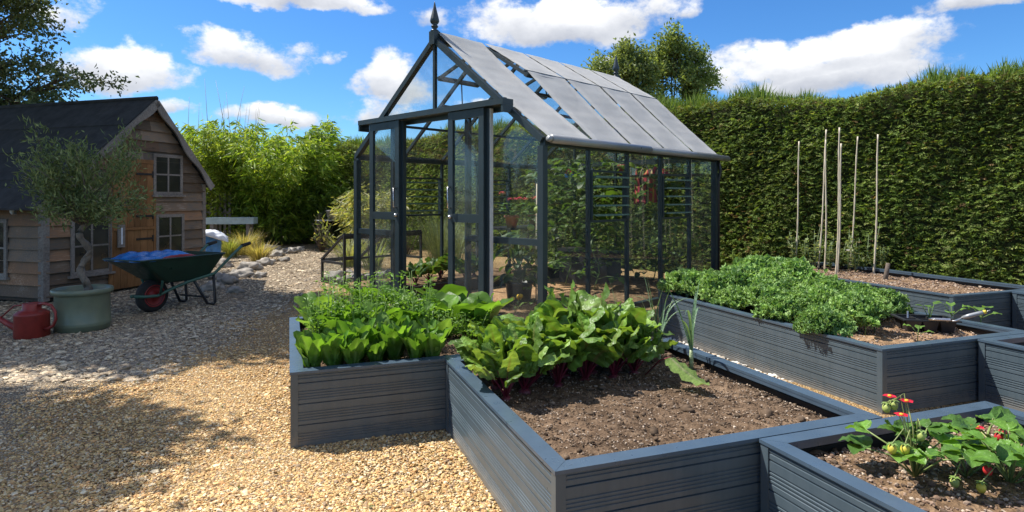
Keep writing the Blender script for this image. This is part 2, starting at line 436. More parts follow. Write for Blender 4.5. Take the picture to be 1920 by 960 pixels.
w = bpy.data.worlds.new('World'); scene.world = w; w.use_nodes = True
class WT(NT):
    def __init__(s): s.t = w.node_tree
W = WT()
bg = w.node_tree.nodes['Background']; bg.inputs['Strength'].default_value = .09
sky = W.n('ShaderNodeTexSky', sky_type='NISHITA', sun_disc=False, sun_elevation=SUN_EL, sun_rotation=SUN_AZ, air_density=1.0, dust_density=.25, ozone_density=2.2, altitude=100)
gen = W.coord('Generated')
def math(op, a, b=None, c=None):
    nd = W.n('ShaderNodeMath', operation=op)
    for i, v in enumerate((a, b, c)):
        if v is None: continue
        if isinstance(v, (int, float)): nd.inputs[i].default_value = v
        else: W.l(v, nd.inputs[i])
    return nd.outputs[0]
def wnoise(scale, detail, rough, sx=(1,1,1), off=(0,0,0)):
    mp = W.n('ShaderNodeMapping'); mp.inputs['Scale'].default_value = sx; mp.inputs['Location'].default_value = off
    nz = W.n('ShaderNodeTexNoise'); nz.inputs['Scale'].default_value = scale; nz.inputs['Detail'].default_value = detail; nz.inputs['Roughness'].default_value = rough
    W.l(gen, mp.inputs[0]); W.l(mp.outputs[0], nz.inputs['Vector']); return nz.outputs[0]
sp = W.n('ShaderNodeSeparateXYZ'); W.l(gen, sp.inputs[0])
az = math('ARCTAN2', sp.outputs[0], sp.outputs[1])
el = math('ARCSINE', sp.outputs[2])
nA = wnoise(5.5, 8, .58, (1,1,1.6)); nB = wnoise(5.5, 8, .58, (1,1,1.6), (3.7,1.3,2.2)); nF = wnoise(11, 8, .6, (1,1,1.5), (1,5,2))
az2 = math('ADD', az, math('MULTIPLY', math('SUBTRACT', nA, .5), .16))
el2 = math('ADD', el, math('MULTIPLY', math('SUBTRACT', nB, .5), .09))
def sph(x, y):
    dx, dz = (x-CX)/F_, (HY-y)/F_
    return np.arctan2(dx, 1.), np.arctan2(dz, (1+dx*dx)**.5)
# cumulus: bearing and height of each cloud, its half width and half height, fullness
CL = [(450,98,165,42,1.),(225,135,125,42,1.),(555,6,190,24,1.),(745,165,90,62,1.),(700,215,75,30,.8),(1075,45,235,66,1.15),(335,197,55,16,.8),
      (525,222,125,30,1.),(1470,122,175,44,1.05),(1640,98,215,50,1.1),(1350,150,90,34,.8),(1840,12,160,26,1.),(1570,150,270,48,1.1),(1150,128,80,16,.8),(905,205,70,18,.8),(640,262,30,9,.7),(620,100,24,15,.55),
      (820,30,40,26,.5),(100,30,60,30,.5),(1300,30,36,26,.6),(-250,120,260,70,1),(2200,60,300,80,1),(1000,-260,300,70,1),(300,-330,280,80,1),(1700,-280,260,70,1),(-900,-100,400,120,1),(600,-900,500,160,1)]
CL += [('d',100,38,40,14,1.3),('d',-120,30,35,12,1.2),('d',175,28,50,16,1.4),('d',180,62,70,14,1.3),('d',-30,66,45,10,1.1),('d',60,60,40,10,1.2),('d',-70,36,16,6,.9),('d',85,14,25,7,1.1),('d',-100,12,25,7,1.1),('d',135,58,40,12,1.2)]  # unseen clouds overhead and behind, added to whiten the ambient light
dens = None; und = None
for ent in CL:
    if ent[0] == 'd': a0, e0, ra, re = (R(v) for v in ent[1:5]); f = ent[5]
    else:
        x, y, rx, ry, f = ent
        a0, e0 = sph(x, y); a1, e1 = sph(x+rx, y-ry); ra = abs(a1-a0); re = abs(np.arctan2(ry/F_, 1.))
    da = math('MULTIPLY', math('SUBTRACT', az2, float(a0)), float(1/ra)); de = math('MULTIPLY', math('SUBTRACT', el2, float(e0)), float(1/re))
    # flat base: the lower half falls off faster
    de_ = math('MULTIPLY', de, math('ADD', 1.0, math('MULTIPLY', math('LESS_THAN', de, 0.), .35)))
    d = math('MULTIPLY', math('SUBTRACT', 1.0, math('ADD', math('MULTIPLY', da, da), math('MULTIPLY', de_, de_))), float(f))
    d = math('MAXIMUM', d, -1.0)
    sh = math('MULTIPLY', math('MAXIMUM', d, 0.), de)
    dens = d if dens is None else math('MAXIMUM', dens, d)
    und = sh if und is None else math('ADD', und, sh)
body = math('ADD', dens, math('ADD', math('MULTIPLY', math('SUBTRACT', nF, .5), 2.6), math('MULTIPLY', math('SUBTRACT', wnoise(34, 8, .65, (1,1,1.4), (2,1,4)), .5), 1.3)))
mr = W.n('ShaderNodeMapRange', interpolation_type='SMOOTHSTEP', i_From_Min=.0, i_From_Max=.75, i_To_Max=.96); W.l(body, mr.inputs[0])
mask = mr.outputs[0]
lit = math('ADD', math('MULTIPLY', und, 1.0), math('ADD', .50, math('MULTIPLY', math('SUBTRACT', nF, nA), 1.1)))
ccol = W.ramp(lit, [(0.1,(3.7,3.85,4.25)),(.5,(5.2,5.3,5.55)),(.95,(7.6,7.6,7.6))])
hs = W.n('ShaderNodeHueSaturation'); hs.inputs['Saturation'].default_value = 1.18; hs.inputs['Value'].default_value = 1.0; W.l(sky.outputs[0], hs.inputs['Color'])
blue = W.mix(1.0, hs.outputs[0], (.49,.77,1.04), 'MULTIPLY')
W.l(W.mix(mask, blue, ccol), bg.inputs['Color'])

vs = scene.view_settings
scene.display_settings.display_device = 'sRGB'
vs.view_transform = 'Standard'; vs.look = 'None'; vs.exposure = .86; vs.gamma = 1; vs.use_curve_mapping = False
scene.render.engine = 'CYCLES'
cy = scene.cycles
cy.max_bounces = 10; cy.transparent_max_bounces = 24; cy.transmission_bounces = 6; cy.diffuse_bounces = 3; cy.glossy_bounces = 3
cy.use_denoising = True; cy.caustics_reflective = False; cy.caustics_refractive = False; cy.sample_clamp_indirect = 4

# ------------------------------------------------------------------ ground
b = MB(); b.add([(-300,-60,-.02),(300,-60,-.02),(300,500,-.02),(-300,500,-.02)], [(0,1,2,3)])
tag(b.build('ground', M['meadow']), kind='structure')
b = MB(); n = 60
xs = np.linspace(-14, 9, n); ys = np.linspace(-4, 26, n)
X, Y = np.meshgrid(xs, ys); Z = .012*np.sin(X*1.9+1)*np.sin(Y*1.4)+.008*np.sin(X*4.1)*np.cos(Y*3.3)
b.add(np.stack([X, Y, Z], -1).reshape(-1,3), [(j*n+i, j*n+i+1, (j+1)*n+i+1, (j+1)*n+i) for j in range(n-1) for i in range(n-1)], smooth=True)
tag(b.build('gravel_yard', M['gravel']), kind='structure')

# beds: (v, u, width, length) in a frame turned 20 degrees
Q = Vector((.139, 1.951)); TH = R(20)
VX = Vector((cos(TH), sin(TH))); UX = Vector((-sin(TH), cos(TH)))
def bv(v, u): p = Q + VX*v + UX*u; return p
BEDS = {
 'A': (-.79, 1.462, 1.37, 1.50), 'B': (0, 0, 1.41, 1.45), 'D': (.80, -1.515, 1.20, 1.50), 'C': (2.41, .80, 1.33, 2.27),
 'F': (3.20, -.715, 1.37, 1.50), 'E': (4.76, 2.0, 1.33, 2.62), 'G': (5.53, .485, 1.33, 1.50)}
BH, SOIL = .383, .333

def in_bed(x, y, pad=0.):
    for (v0, u0, w_, l_) in BEDS.values():
        dx, dy = x-Q.x, y-Q.y
        v = dx*VX.x+dy*VX.y; u = dx*UX.x+dy*UX.y
        if np.isscalar(x):
            if v0-pad < v < v0+w_+pad and u0-pad < u < u0+l_+pad: return True
    return False
def in_bed_np(P):
    v = (P[:,0]-Q.x)*VX.x+(P[:,1]-Q.y)*VX.y; u = (P[:,0]-Q.x)*UX.x+(P[:,1]-Q.y)*UX.y
    r = np.zeros(len(P), bool)
    for (v0, u0, w_, l_) in BEDS.values(): r |= (v > v0)&(v < v0+w_)&(u > u0)&(u < u0+l_)
    return r

def stones(N, sampler, size, cols, flat=.55, cull=None, zf=0.0):
    """loose angular chips: every one its own small polyhedron"""
    V0, F0 = ICO[1]
    P = sampler(N)
    if cull is not None: P = P[~cull(P)]
    N = len(P)
    if N == 0: return None
    s = size*np.exp(rng.normal(0, .33, N))
    sc = s[:,None]*np.stack([rng.uniform(.8,1.5,N), rng.uniform(.6,1.1,N), rng.uniform(.35,.75,N)*flat/.55], 1)*.5
    V = V0[None]*(1+rng.normal(0,.16,(N,len(V0),1)))*sc[:,None,:]
    a = rng.uniform(0,6.28,N); tl = rng.normal(0,.35,N); ca, sa = np.cos(a), np.sin(a); ct, st_ = np.cos(tl), np.sin(tl)
    x = V[...,0]; y = V[...,1]; z = V[...,2]
    y, z = y*ct[:,None]-z*st_[:,None], y*st_[:,None]+z*ct[:,None]
    x, y = x*ca[:,None]-y*sa[:,None], x*sa[:,None]+y*ca[:,None]
    V = np.stack([x,y,z],-1)+P[:,None,:]
    V[...,2] += (sc[:,2]*.45)[:,None]+zf
    Fc = (F0[None]+np.arange(N)[:,None,None]*len(V0)).reshape(-1,3)
    C = cols(P) if callable(cols) else np.array(cols)[rng.integers(0,len(cols),N)]
    C = C*rng.uniform(.75,1.2,(N,1))
    return V.reshape(-1,3), Fc, np.repeat(C, len(V0), 0)

def trap(N):
    """yard in front of the beds, denser towards the eye"""
    d = 2.2+4.6*rng.random(N)**1.45
    x = rng.uniform(-1.02, .16, N)*d*.86
    z = .012*np.sin(x*1.9+1)*np.sin(d*1.4)+.008*np.sin(x*4.1)*np.cos(d*3.3)
    return np.stack([x, d, z], 1)
def gcol(P):
    g = np.array(GOLD)[rng.integers(0,len(GOLD),len(P))]; k = np.array(GREY)[rng.integers(0,len(GREY),len(P))]
    f = (P[:,0] + .25*np.sin(P[:,1]*2.1)+.15*np.sin(P[:,1]*5.3+1)+rng.normal(0,.22,len(P))) < -2.68
    return np.where(f[:,None], k, g)
b = MB(); r = stones(128000, trap, .0100, gcol, cull=in_bed_np); b.add(*r[:2], c=r[2])
tag(b.build('gravel', M['stone_attr']), kind='stuff')
def chips(N):
    d = 4.2+10.5*rng.random(N)**1.3; x = -2.35-rng.random(N)*(d*.84-1.5)
    keep = rng.random(N) < np.clip((-2.3-x)*1.6,.05,1); x = np.where(keep, x, -4-rng.random(N)*2)
    z = .012*np.sin(x*1.9+1)*np.sin(d*1.4)+.008*np.sin(x*4.1)*np.cos(d*3.3)
    return np.stack([x, d, z], 1)
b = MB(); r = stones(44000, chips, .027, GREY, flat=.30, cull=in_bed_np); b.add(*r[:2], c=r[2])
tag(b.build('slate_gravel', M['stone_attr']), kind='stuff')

# ------------------------------------------------------------------ raised beds
def wall_profile():
    pts = []; z = 0.; p = .1055
    def groove(z, w_, d): pts.extend([(0,z),(-d,z+w_*.25),(-d,z+w_*.75),(0,z+w_)])
    top = BH-.012
    z = .003
    while z < top-.004:
        if z > .01: groove(z, .007, .007)
        for k in range(4):
            zz = z+.024+k*.0135
            if zz+.008 < top-.003: groove(zz, .0075, .0035)
        z += p
    return [(0,0)] + pts + [(0,top),(-.028,top),(-.028,0)]
WP = wall_profile()
def raised_bed(key, label):
    v0, u0, W_, L_ = BEDS[key]; o = bv(v0, u0)
    t = thing('raised_bed', label, 'raised bed', (o.x, o.y, 0), TH, 'slate grey raised beds')
    cor = [(0,0),(W_,0),(W_,L_),(0,L_)]
    for i in range(4):
        a = Vector((*cor[i],0)); c = Vector((*cor[(i+1)%4],0)); d = (c-a).normalized(); nrm = Vector((d.y,-d.x,0))
        ln = (c-a).length
        b = MB(); b.extrude(WP, nrm, (0,0,1), a+d*.032-nrm*.0045, d*(ln-.064))
        b.build('side_board', M['slate'], t)
        # capping, mitred
        cw, ov, ct = .066, .004, .013
        q = [a-d*ov+nrm*ov, c+d*ov+nrm*ov, c-d*(cw-ov)-nrm*(cw-ov), a+d*(cw-ov)-nrm*(cw-ov)]
        g = d*.0008
        q[0] += g; q[3] += g; q[1] -= g; q[2] -= g
        V = [(p.x,p.y,BH-ct) for p in q]+[(p.x,p.y,BH) for p in q]
        # small down-turned lip on both edges
        b = MB(); b.add(V, [(3,2,1,0),(4,5,6,7),(0,1,5,4),(1,2,6,5),(2,3,7,6),(3,0,4,7)])
        qi = [q[3]+nrm*.003+d*.004, q[2]+nrm*.003-d*.004]
        b.bar((qi[0].x,qi[0].y,BH-ct-.009),(qi[1].x,qi[1].y,BH-ct-.009),.003,.017)
        b.build('capping', M['slate_cap'], t)
        # corner post
        b = MB(); s = .036; e = BH-ct-.0005
        c2 = (d + Vector((-nrm.x,-nrm.y,0)))  # inward diagonal
        p0 = a; p1 = a+d*s; p2 = a+d*s-nrm*.006; p3 = a+d*.006-nrm*.006; p4 = a+d*.006-nrm*s; p5 = a-nrm*s
        poly = [(p.x,p.y) for p in (p0,p1,p2,p3,p4,p5)]
        b.extrude(poly,(1,0,0),(0,1,0),(0,0,0),(0,0,e)); b.build('corner_post', M['slate'], t)
        b = MB(); b.bar(tuple(a+d*.04-nrm*.036+Vector((0,0,.17))), tuple(c-d*.04-nrm*.036+Vector((0,0,.17))), .004, .335)
        b.build('liner', M['liner'], t)
    # soil
    n = 46; xs = np.linspace(.036, W_-.036, n); ys = np.linspace(.036, L_-.036, n)
    X, Y = np.meshgrid(xs, ys)
    Z = SOIL-.012+rng.normal(0,.0035,X.shape)+.010*np.sin(X*7+v0)*np.sin(Y*6+u0)+.006*np.sin(X*17)*np.cos(Y*15)
    edge = np.minimum(np.minimum(X, W_-X), np.minimum(Y, L_-Y)); Z -= .03*np.exp(-(edge/.07)**2)
    tone = {'A':(.9,.86,.84),'B':(1.0,.95,.92),'C':(2.3,2.1,1.85),'D':(1.5,1.38,1.25),'E':(1.5,1.4,1.3)}.get(key,(1.3,1.2,1.1))
    b = MB(); b.add(np.stack([X,Y,Z],-1).reshape(-1,3), [(j*n+i,j*n+i+1,(j+1)*n+i+1,(j+1)*n+i) for j in range(n-1) for i in range(n-1)], c=tone, smooth=True)
    N, sz = {'B':(15000,.0065),'D':(9000,.0095),'A':(5000,.007),'C':(6500,.010),'E':(4500,.014)}.get(key,(1500,.011))
    pal = {'B':[(.10,.07,.045),(.17,.12,.08),(.07,.045,.03),(.22,.16,.11),(.13,.09,.06),(.15,.105,.07),(.19,.135,.09),(.11,.075,.05),(.30,.23,.17),(.42,.34,.26)],
           'D':[(.16,.11,.08),(.26,.19,.14),(.10,.07,.05),(.36,.27,.20),(.20,.13,.09),(.46,.37,.28),(.30,.21,.15),(.18,.125,.085),(.24,.165,.12)]}.get(key if key in 'AB' else 'D') if key != 'A' else [(.10,.07,.045),(.17,.12,.08),(.22,.16,.11),(.30,.23,.17)]
    def smp(N):
        x = rng.uniform(.04,W_-.04,N); y = rng.uniform(.04,L_-.04,N)
        i = np.clip(((x-.036)/(W_-.072)*(n-1)).astype(int),0,n-1); j = np.clip(((y-.036)/(L_-.072)*(n-1)).astype(int),0,n-1)
        return np.stack([x,y,Z[j,i]],1)
    r = stones(N, smp, sz, pal, flat=.7); b.add(r[0], r[1], r[2], m=1)
    if key in 'ABD':
        r = stones(130, smp, .028, [(.10,.07,.047),(.13,.09,.06),(.085,.06,.04)], flat=.5); b.add(r[0], r[1], r[2], m=1, smooth=True)
    b.build('soil', [M['soil'], M['soilbit']], t)
    return t
raised_bed('A', 'slate grey ribbed raised bed filled with green lettuce and salad leaves')
raised_bed('B', 'slate grey ribbed raised bed with beetroot along its back and bare soil in front')
raised_bed('D', 'slate grey ribbed raised bed with flowering strawberry plants')
raised_bed('C', 'slate grey ribbed raised bed full of curly kale with a seed tray at its end')
raised_bed('F', 'slate grey ribbed raised bed with no plants, joined to the front of the kale bed')
raised_bed('E', 'slate grey ribbed raised bed with bamboo canes, standing along the tall hedge')
raised_bed('G', 'slate grey ribbed raised bed joined to the front of the bamboo cane bed')

# ------------------------------------------------------------------ greenhouse
GO = Vector((-2.015, 7.994)); GT = R(-44)
GX = Vector((cos(GT), sin(GT))); GY = Vector((-sin(GT), cos(GT)))
def gw(x, y, z=0.): p = GO+GX*x+GY*y; return Vector((p.x, p.y, z))
GWD, GLN, EV, RG, BAY = 3.2, 3.54, 1.787, 3.03, .708
MX = GWD/2; SL = (RG-EV)/MX
def rz_(x): return RG-abs(x-MX)*SL
G = thing('greenhouse', 'large dark grey aluminium greenhouse with open sliding doors and grey roof blinds', 'greenhouse', (GO.x, GO.y, 0), GT)
gm = M['gh']
def part(name, f, mats=None, parent=None):
    b = MB(); f(b); return b.build(name, mats or gm, parent or G)
def pane(poly, nrm, name='glass_pane', th=.004, parent=None):
    """thin glass sheet from 3D corner points"""
    n_ = Vector(nrm).normalized()*th/2; k = len(poly)
    V = [tuple(Vector(p)-n_) for p in poly]+[tuple(Vector(p)+n_) for p in poly]
    b = MB(); b.add(V, [tuple(range(k-1,-1,-1)), tuple(range(k,2*k))]+[(i,(i+1)%k,k+(i+1)%k,k+i) for i in range(k)])
    return b.build(name, M['glass'], parent or G)
# base and eaves
for (x0,y0,x1,y1) in ((0,0,GWD,0),(GWD,0,GWD,GLN),(GWD,GLN,0,GLN),(0,GLN,0,0)):
    if y0==0 and y1==0:
        part('base_sill', lambda b: (b.box((0,-.03,0),(.8,.04,.075)), b.box((2.15,-.03,0),(GWD,.04,.075))))
        part('threshold', lambda b: b.box((.801,-.028,0),(2.149,.05,.03)))
    else:
        part('base_sill', lambda b: b.bar((x0+(.04 if y0==y1 and x0<x1 else (-.04 if y0==y1 else 0)),y0,.037),(x1+(.04 if y0==y1 and x1<x0 else 0),y1+(0),.037),.07,.0752))
for x in (0, GWD):
    part('eave_beam', lambda b: b.bar((x,0,EV),(x,GLN,EV),.06,.08))
part('eave_beam', lambda b: b.bar((.03,GLN,EV-.002),(GWD-.03,GLN,EV-.002),.05,.07))
part('ridge_beam', lambda b: b.bar((MX,0,RG+.01),(MX,GLN,RG+.01),.07,.09))
for x in (0, GWD):
    for y in (0, GLN):
        part('corner_post', lambda b: b.box((x-.034,y-.034,.076),(x+.034,y+.034,EV-.041)))
for x in (0, GWD):
    for k in range(1,5):
        part('glazing_bar', lambda b: b.box((x-.02,BAY*k-.017,.0755),(x+.02,BAY*k+.017,EV-.041)))
for x in (.8,1.6,2.4):
    part('glazing_bar', lambda b: b.box((x-.017,GLN-.02,.0756),(x+.017,GLN+.02,EV-.038)))
    part('glazing_bar', lambda b: b.box((x-.0155,GLN-.018,EV+.034),(x+.0155,GLN+.018,rz_(x)-.02)))
# gable rafters and roof bars
for y in (0, GLN):
    for sgn in (-1, 1):
        part('gable_rafter', lambda b: b.bar((MX+sgn*.036,y,RG-.028),(MX+sgn*(MX+.01),y,EV-.008+.02),.062,.06))
for k in range(1,5):
    for sgn in (-1, 1):
        part('roof_bar', lambda b: b.bar((MX+sgn*.036,BAY*k,RG-.03),(MX+sgn*(MX-.01),BAY*k,EV+.01),.032,.042))
for x in (.55, GWD-.55):
    part('purlin', lambda b: b.bar((x,.03,rz_(x)-.045),(x,GLN-.03,rz_(x)-.045),.03,.03))
# front gable: centre bar, door head, jambs, side rails
part('gable_bar', lambda b: b.bar((MX,0,2.23),(MX,0,RG-.05),.036,.036))
part('door_head', lambda b: (b.box((.27,-.16,2.165),(2.83,-.012,2.222)), b.box((.50,-.012,2.12),(2.70,.03,2.26)), b.box((2.80,-.155,2.09),(2.829,-.013,2.1645)), b.box((.271,-.155,2.09),(.30,-.013,2.1645))))
for x in (.80, 2.15):
    part('door_jamb', lambda b: b.box((x-.025,-.022,.0758),(x+.025,.03,2.119)))
part('side_rail', lambda b: b.box((.035,-.02,.80),(.774,.025,.862)))
part('side_rail', lambda b: b.box((2.176,-.02,.80),(3.165,.025,.862)))
# finials
for y in (-.005, GLN+.005):
    part('finial', lambda b: (b.box((MX-.045,y-.045,RG-.06),(MX+.045,y+.045,RG+.09)), b.lathe([(.046,.09),(.05,.098),(.035,.11),(.022,.12),(.034,.134),(.042,.146),(.034,.16),(.025,.165),(.044,.185),(.053,.205),(.048,.235),(.033,.295),(.018,.355),(.006,.415),(.001,.43)],16,(MX,y,RG))))
# sliding doors with their panes
def door(x0, x1, hx):
    y0, y1 = -.135, -.10
    d = part('sliding_door', lambda b: (b.box((x0,y0,.05),(x0+.075,y1,2.16)), b.box((x1-.075,y0,.05),(x1,y1,2.16)), b.box((x0+.0751,y0+.001,2.075),(x1-.0751,y1-.001,2.159)),
        b.box((x0+.0751,y0+.001,1.0),(x1-.0751,y1-.001,1.088)), b.box((x0+.0751,y0+.001,.051),(x1-.0751,y1-.001,.14)), b.box((x1-.004,y1+.0005,.06),(x1+.045,y1+.05,2.155)) if hx < (x0+x1)/2 else b.box((x1-.004,y1+.0005,.06),(x1+.04,y1+.045,2.155))))
    for z0, z1 in ((.14,1.0),(1.088,2.075)):
        pane([(x0+.075,-.118,z0),(x1-.075,-.118,z0),(x1-.075,-.118,z1),(x0+.075,-.118,z1)],(0,1,0),parent=d)
    part('handle', lambda b: b.tube([(hx,y0,1.15),(hx,y0-.045,1.15),(hx,y0-.045,1.37),(hx,y0,1.37)],.009,8), M['chrome'], d)
    part('lock', lambda b: b.lathe([(.02,0),(.022,.01),(.016,.03),(.004,.034)],12,M=Matrix.Translation((hx,y0,1.055))@Matrix.Rotation(pi/2,4,'X')), M['chrome'], d)
    return d
door(.49, 1.10, 1.055)
d2 = door(1.985, 2.535, 2.03)
part('seal', lambda b: b.box((2.582,-.095,.06),(2.592,-.055,2.15)), M['gh_trim'], d2)
# front panes
pane([(.034,0,.862),(.775,0,.862),(.775,0,rz_(.775)-.04),(.034,0,EV)],(0,1,0))
pane([(.034,0,.075),(.775,0,.075),(.775,0,.80),(.034,0,.80)],(0,1,0))
pane([(2.175,0,.862),(3.166,0,.862),(3.166,0,EV),(2.62,0,2.11),(2.175,0,2.11)],(0,1,0))
pane([(2.175,0,.075),(3.166,0,.075),(3.166,0,.80),(2.175,0,.80)],(0,1,0))
pane([(.58,0,2.26),(1.582,0,2.26),(1.582,0,RG-.06)],(0,1,0))
pane([(1.618,0,2.26),(2.62,0,2.26),(1.618,0,RG-.06)],(0,1,0))
# rear panes
for k in range(4):
    a, c = .8*k+.018, .8*(k+1)-.018
    pane([(a,GLN,.075),(c,GLN,.075),(c,GLN,EV-.035),(a,GLN,EV-.035)],(0,1,0))
    if k in (1,2): pane([(a,GLN,EV+.035),(c,GLN,EV+.035),(c,GLN,rz_(c)-.04),(a,GLN,rz_(a)-.04)],(0,1,0))
    else: pane([(a,GLN,EV+.03),(c,GLN,EV+.03),(c if k==0 else a,GLN,rz_(c if k==0 else a)-.04)],(0,1,0))
# side panes, louvres in the second and fourth bays
for x, sgn in ((0,-1),(GWD,1)):
    for k in range(5):
        a, c = BAY*k+.018, BAY*(k+1)-.018
        if k in (1, 3):
            pane([(x,a,.075),(x,c,.075),(x,c,1.0),(x,a,1.0)],(1,0,0))
            pane([(x,a,1.545),(x,c,1.545),(x,c,EV-.04),(x,a,EV-.04)],(1,0,0))
            lv = part('louvre_window', lambda b: (b.box((x-.018,a,1.0),(x+.018,c,1.024)), b.box((x-.018,a,1.524),(x+.018,c,1.545)), b.box((x-.03,a,1.0245),(x+.03,a+.028,1.5235)), b.box((x-.03,c-.028,1.0245),(x+.03,c,1.5235)), [b.box((x+e-.003,a+.0305,1.075+q*.1-.009),(x+e+.003,c-.0305,1.075+q*.1+.009),m=1) for q in range(5) for e in (-.063,.063)]), [gm, M['blade_edge']])
            for j in range(5):
                z = 1.075+j*.1
                pane([(x-.06,a+.03,z-.006),(x-.06,c-.03,z-.006),(x+.06,c-.03,z+.006),(x+.06,a+.03,z+.006)] if sgn<0 else [(x+.06,a+.03,z-.006),(x+.06,c-.03,z-.006),(x-.06,c-.03,z+.006),(x-.06,a+.03,z+.006)],(0,0,1),'louvre_blade',.006,lv)
        else:
            pane([(x,a,.075),(x,c,.075),(x,c,EV-.04),(x,a,EV-.04)],(1,0,0))
# roof panes; opening vents at the ridge of bays 2 and 4
for sgn in (-1, 1):
    nr = Vector((sgn*SL,0,1)).normalized()
    for k in range(5):
        a, c = BAY*k+.018, BAY*(k+1)-.018
        vent = k in (1, 3)
        s0 = .74 if vent else .045
        def rp(s, y, up=0.): return (MX+sgn*s+nr.x*up, y, RG-.012-s*SL+nr.z*up)
        pane([rp(s0,a),rp(MX-.03,a),rp(MX-.03,c),rp(s0,c)],nr)
        if vent:
            ang = (.11 if k == 1 else .02) if sgn>0 else .34         # how far the flap is propped up
            d_ = Vector((sgn*cos(atan(SL)-ang),0,-sin(atan(SL)-ang)))
            h0 = Vector((MX+sgn*.05,0,RG+.03)); Lv = .80; n2 = Vector((-d_.z*sgn,0,d_.x*sgn))
            def vp(s, y): q = h0+d_*s; return (q.x,y,q.z)
            v = part('roof_vent', lambda b: (b.bar(vp(0,a),vp(Lv,a),.035,.035,n2), b.bar(vp(0,c),vp(Lv,c),.035,.035,n2), b.bar(vp(Lv,a-.017),vp(Lv,c+.017),.045,.05,n2), b.bar(vp(.018,a+.018),vp(.018,c-.018),.034,.034,n2)))
            pane([vp(.03,a),vp(Lv-.02,a),vp(Lv-.02,c),vp(.03,c)],n2,parent=v)
            part('stay', lambda b: b.bar(vp(Lv-.05,(a+c)/2), rp(.74,(a+c)/2), .012,.012), None, v)
            part('vent_sill', lambda b: b.bar(rp(.74,a),rp(.74,c),.03,.03))
# blinds over the sunny slope: bay 1 lies flat, the others ride over the raised vents
def blind(y0, y1, kink):
    prof = [(MX+.03,RG+.085),(2.31,2.707),(2.8,2.245),(GWD+.045,EV+.055)] if kink else [(MX+.03,RG+.085),(2.0,RG+.085-.4*.79),(2.6,RG+.085-1.0*.79),(GWD+.045,EV+.055)]
    nn = 40; ny = 6; pts = []
    seg = np.array(prof); ln = np.concatenate([[0],np.cumsum(np.linalg.norm(np.diff(seg,axis=0),axis=1))]); tt = np.linspace(0,ln[-1],nn)
    px_ = np.interp(tt,ln,seg[:,0]); pz_ = np.interp(tt,ln,seg[:,1])
    V = []
    for s_ in (1,-1):
        for j in range(ny):
            y = y0+(y1-y0)*j/(ny-1)
            for i in range(nn):
                sag = .010*sin(i*.55+j)*sin(pi*j/(ny-1)) + .004*sin(i*1.7)
                V.append((px_[i],y,pz_[i]-.006*sin(pi*i/(nn-1))+sag*.5+s_*.0015))
    off = nn*ny; Fs = []
    for j in range(ny-1):
        for i in range(nn-1):
            q = (j*nn+i,j*nn+i+1,(j+1)*nn+i+1,(j+1)*nn+i)
            Fs.append(q); Fs.append(tuple(off+x for x in q[::-1]))
    for i in range(nn-1):
        for j in (0,ny-1): Fs.append((j*nn+i,off+j*nn+i,off+j*nn+i+1,j*nn+i+1))
    b = MB(); b.add(V, Fs, smooth=True)
    bl = b.build('roof_blind', M['blind'], G)
    part('hem_bar', lambda b: b.bar((GWD+.05,y0,EV+.047),(GWD+.05,y1,EV+.047),.012,.02), M['grey_metal'], bl)
    return bl
for k in range(5): blind(BAY*k+.035+(.0 if k else -.02), BAY*(k+1)+.0-(.012), k > 0)
part('blind_rail', lambda b: b.bar((2.31,BAY*1.0,2.69),(2.31,GLN,2.69),.02,.02))
part('blind_roller', lambda b: (b.tube([(GWD+.085,.03,EV+.02),(GWD+.085,1.75,EV+.015)],.042,14), b.tube([(GWD+.085,1.752,EV+.013),(GWD+.085,GLN+.22,EV+.008)],.038,14), b.tube([(GWD+.085,-.015,EV+.02),(GWD+.085,.03,EV+.02)],.03,12)), M['tubegrey'])
part('gutter', lambda b: b.bar((-.05,0,EV+.0),(-.05,GLN,EV-.0),.06,.05))
part('downpipe', lambda b: b.tube([(GWD+.04,GLN+.03,EV-.02),(GWD+.06,GLN+.05,EV-.16),(GWD+.03,GLN+.05,EV-.3),(GWD+.03,GLN+.05,.1)],.022,8), M['black'])
# floor inside
b = MB(); b.box((.96,.05,.012),(2.0,GLN-.05,.03)); o = b.build('bark_path', M['chips']); o.location=(GO.x,GO.y,0); o.rotation_euler=(0,0,GT); tag(o, kind='structure')
n=30; X,Y = np.meshgrid(np.linspace(2.0,3.16,n),np.linspace(.04,GLN-.04,n)); Z=.05+.03*np.sin(X*5)*np.sin(Y*4)+.06*np.exp(-((Y-3.1)/.5)**2)+rng.normal(0,.008,X.shape)
b = MB(); b.add(np.stack([X,Y,Z],-1).reshape(-1,3),[(j*n+i,j*n+i+1,(j+1)*n+i+1,(j+1)*n+i) for j in range(n-1) for i in range(n-1)],c=(1.35,1.25,1.1),smooth=True)
o = b.build('soil_border', M['soil']); o.location=(GO.x,GO.y,0); o.rotation_euler=(0,0,GT); tag(o, kind='structure')

# ------------------------------------------------------------------ playhouse
PO = Vector((-5.54, 7.26)); PT = atan2(.956, .292)
PH = thing('playhouse', 'weathered timber playhouse with black felt roof and a stable door', 'playhouse', (PO.x, PO.y, 0), PT)
PL, PD, RX, RZ = 2.43, 3.6, 1.455, 2.61         # gable length, depth, ridge position and height
EL, ER = 1.27, 1.50                              # eave heights
def roofz(x): return RZ-(RX-x)/RX*(RZ-EL) if x < RX else RZ-(x-RX)/(PL-RX)*(RZ-ER)
def board_tone(): 
    g = random.uniform(.6,1.4); k = random.random()
    return (g*1.22,g*.95,g*.76) if k < .3 else (g,g*.98,g*.95)
b = MB()
pitch = .142; z = .07
b.box((0.002,.012,.02),(PL-.002,PD,1.2), c=(.5,.5,.5))
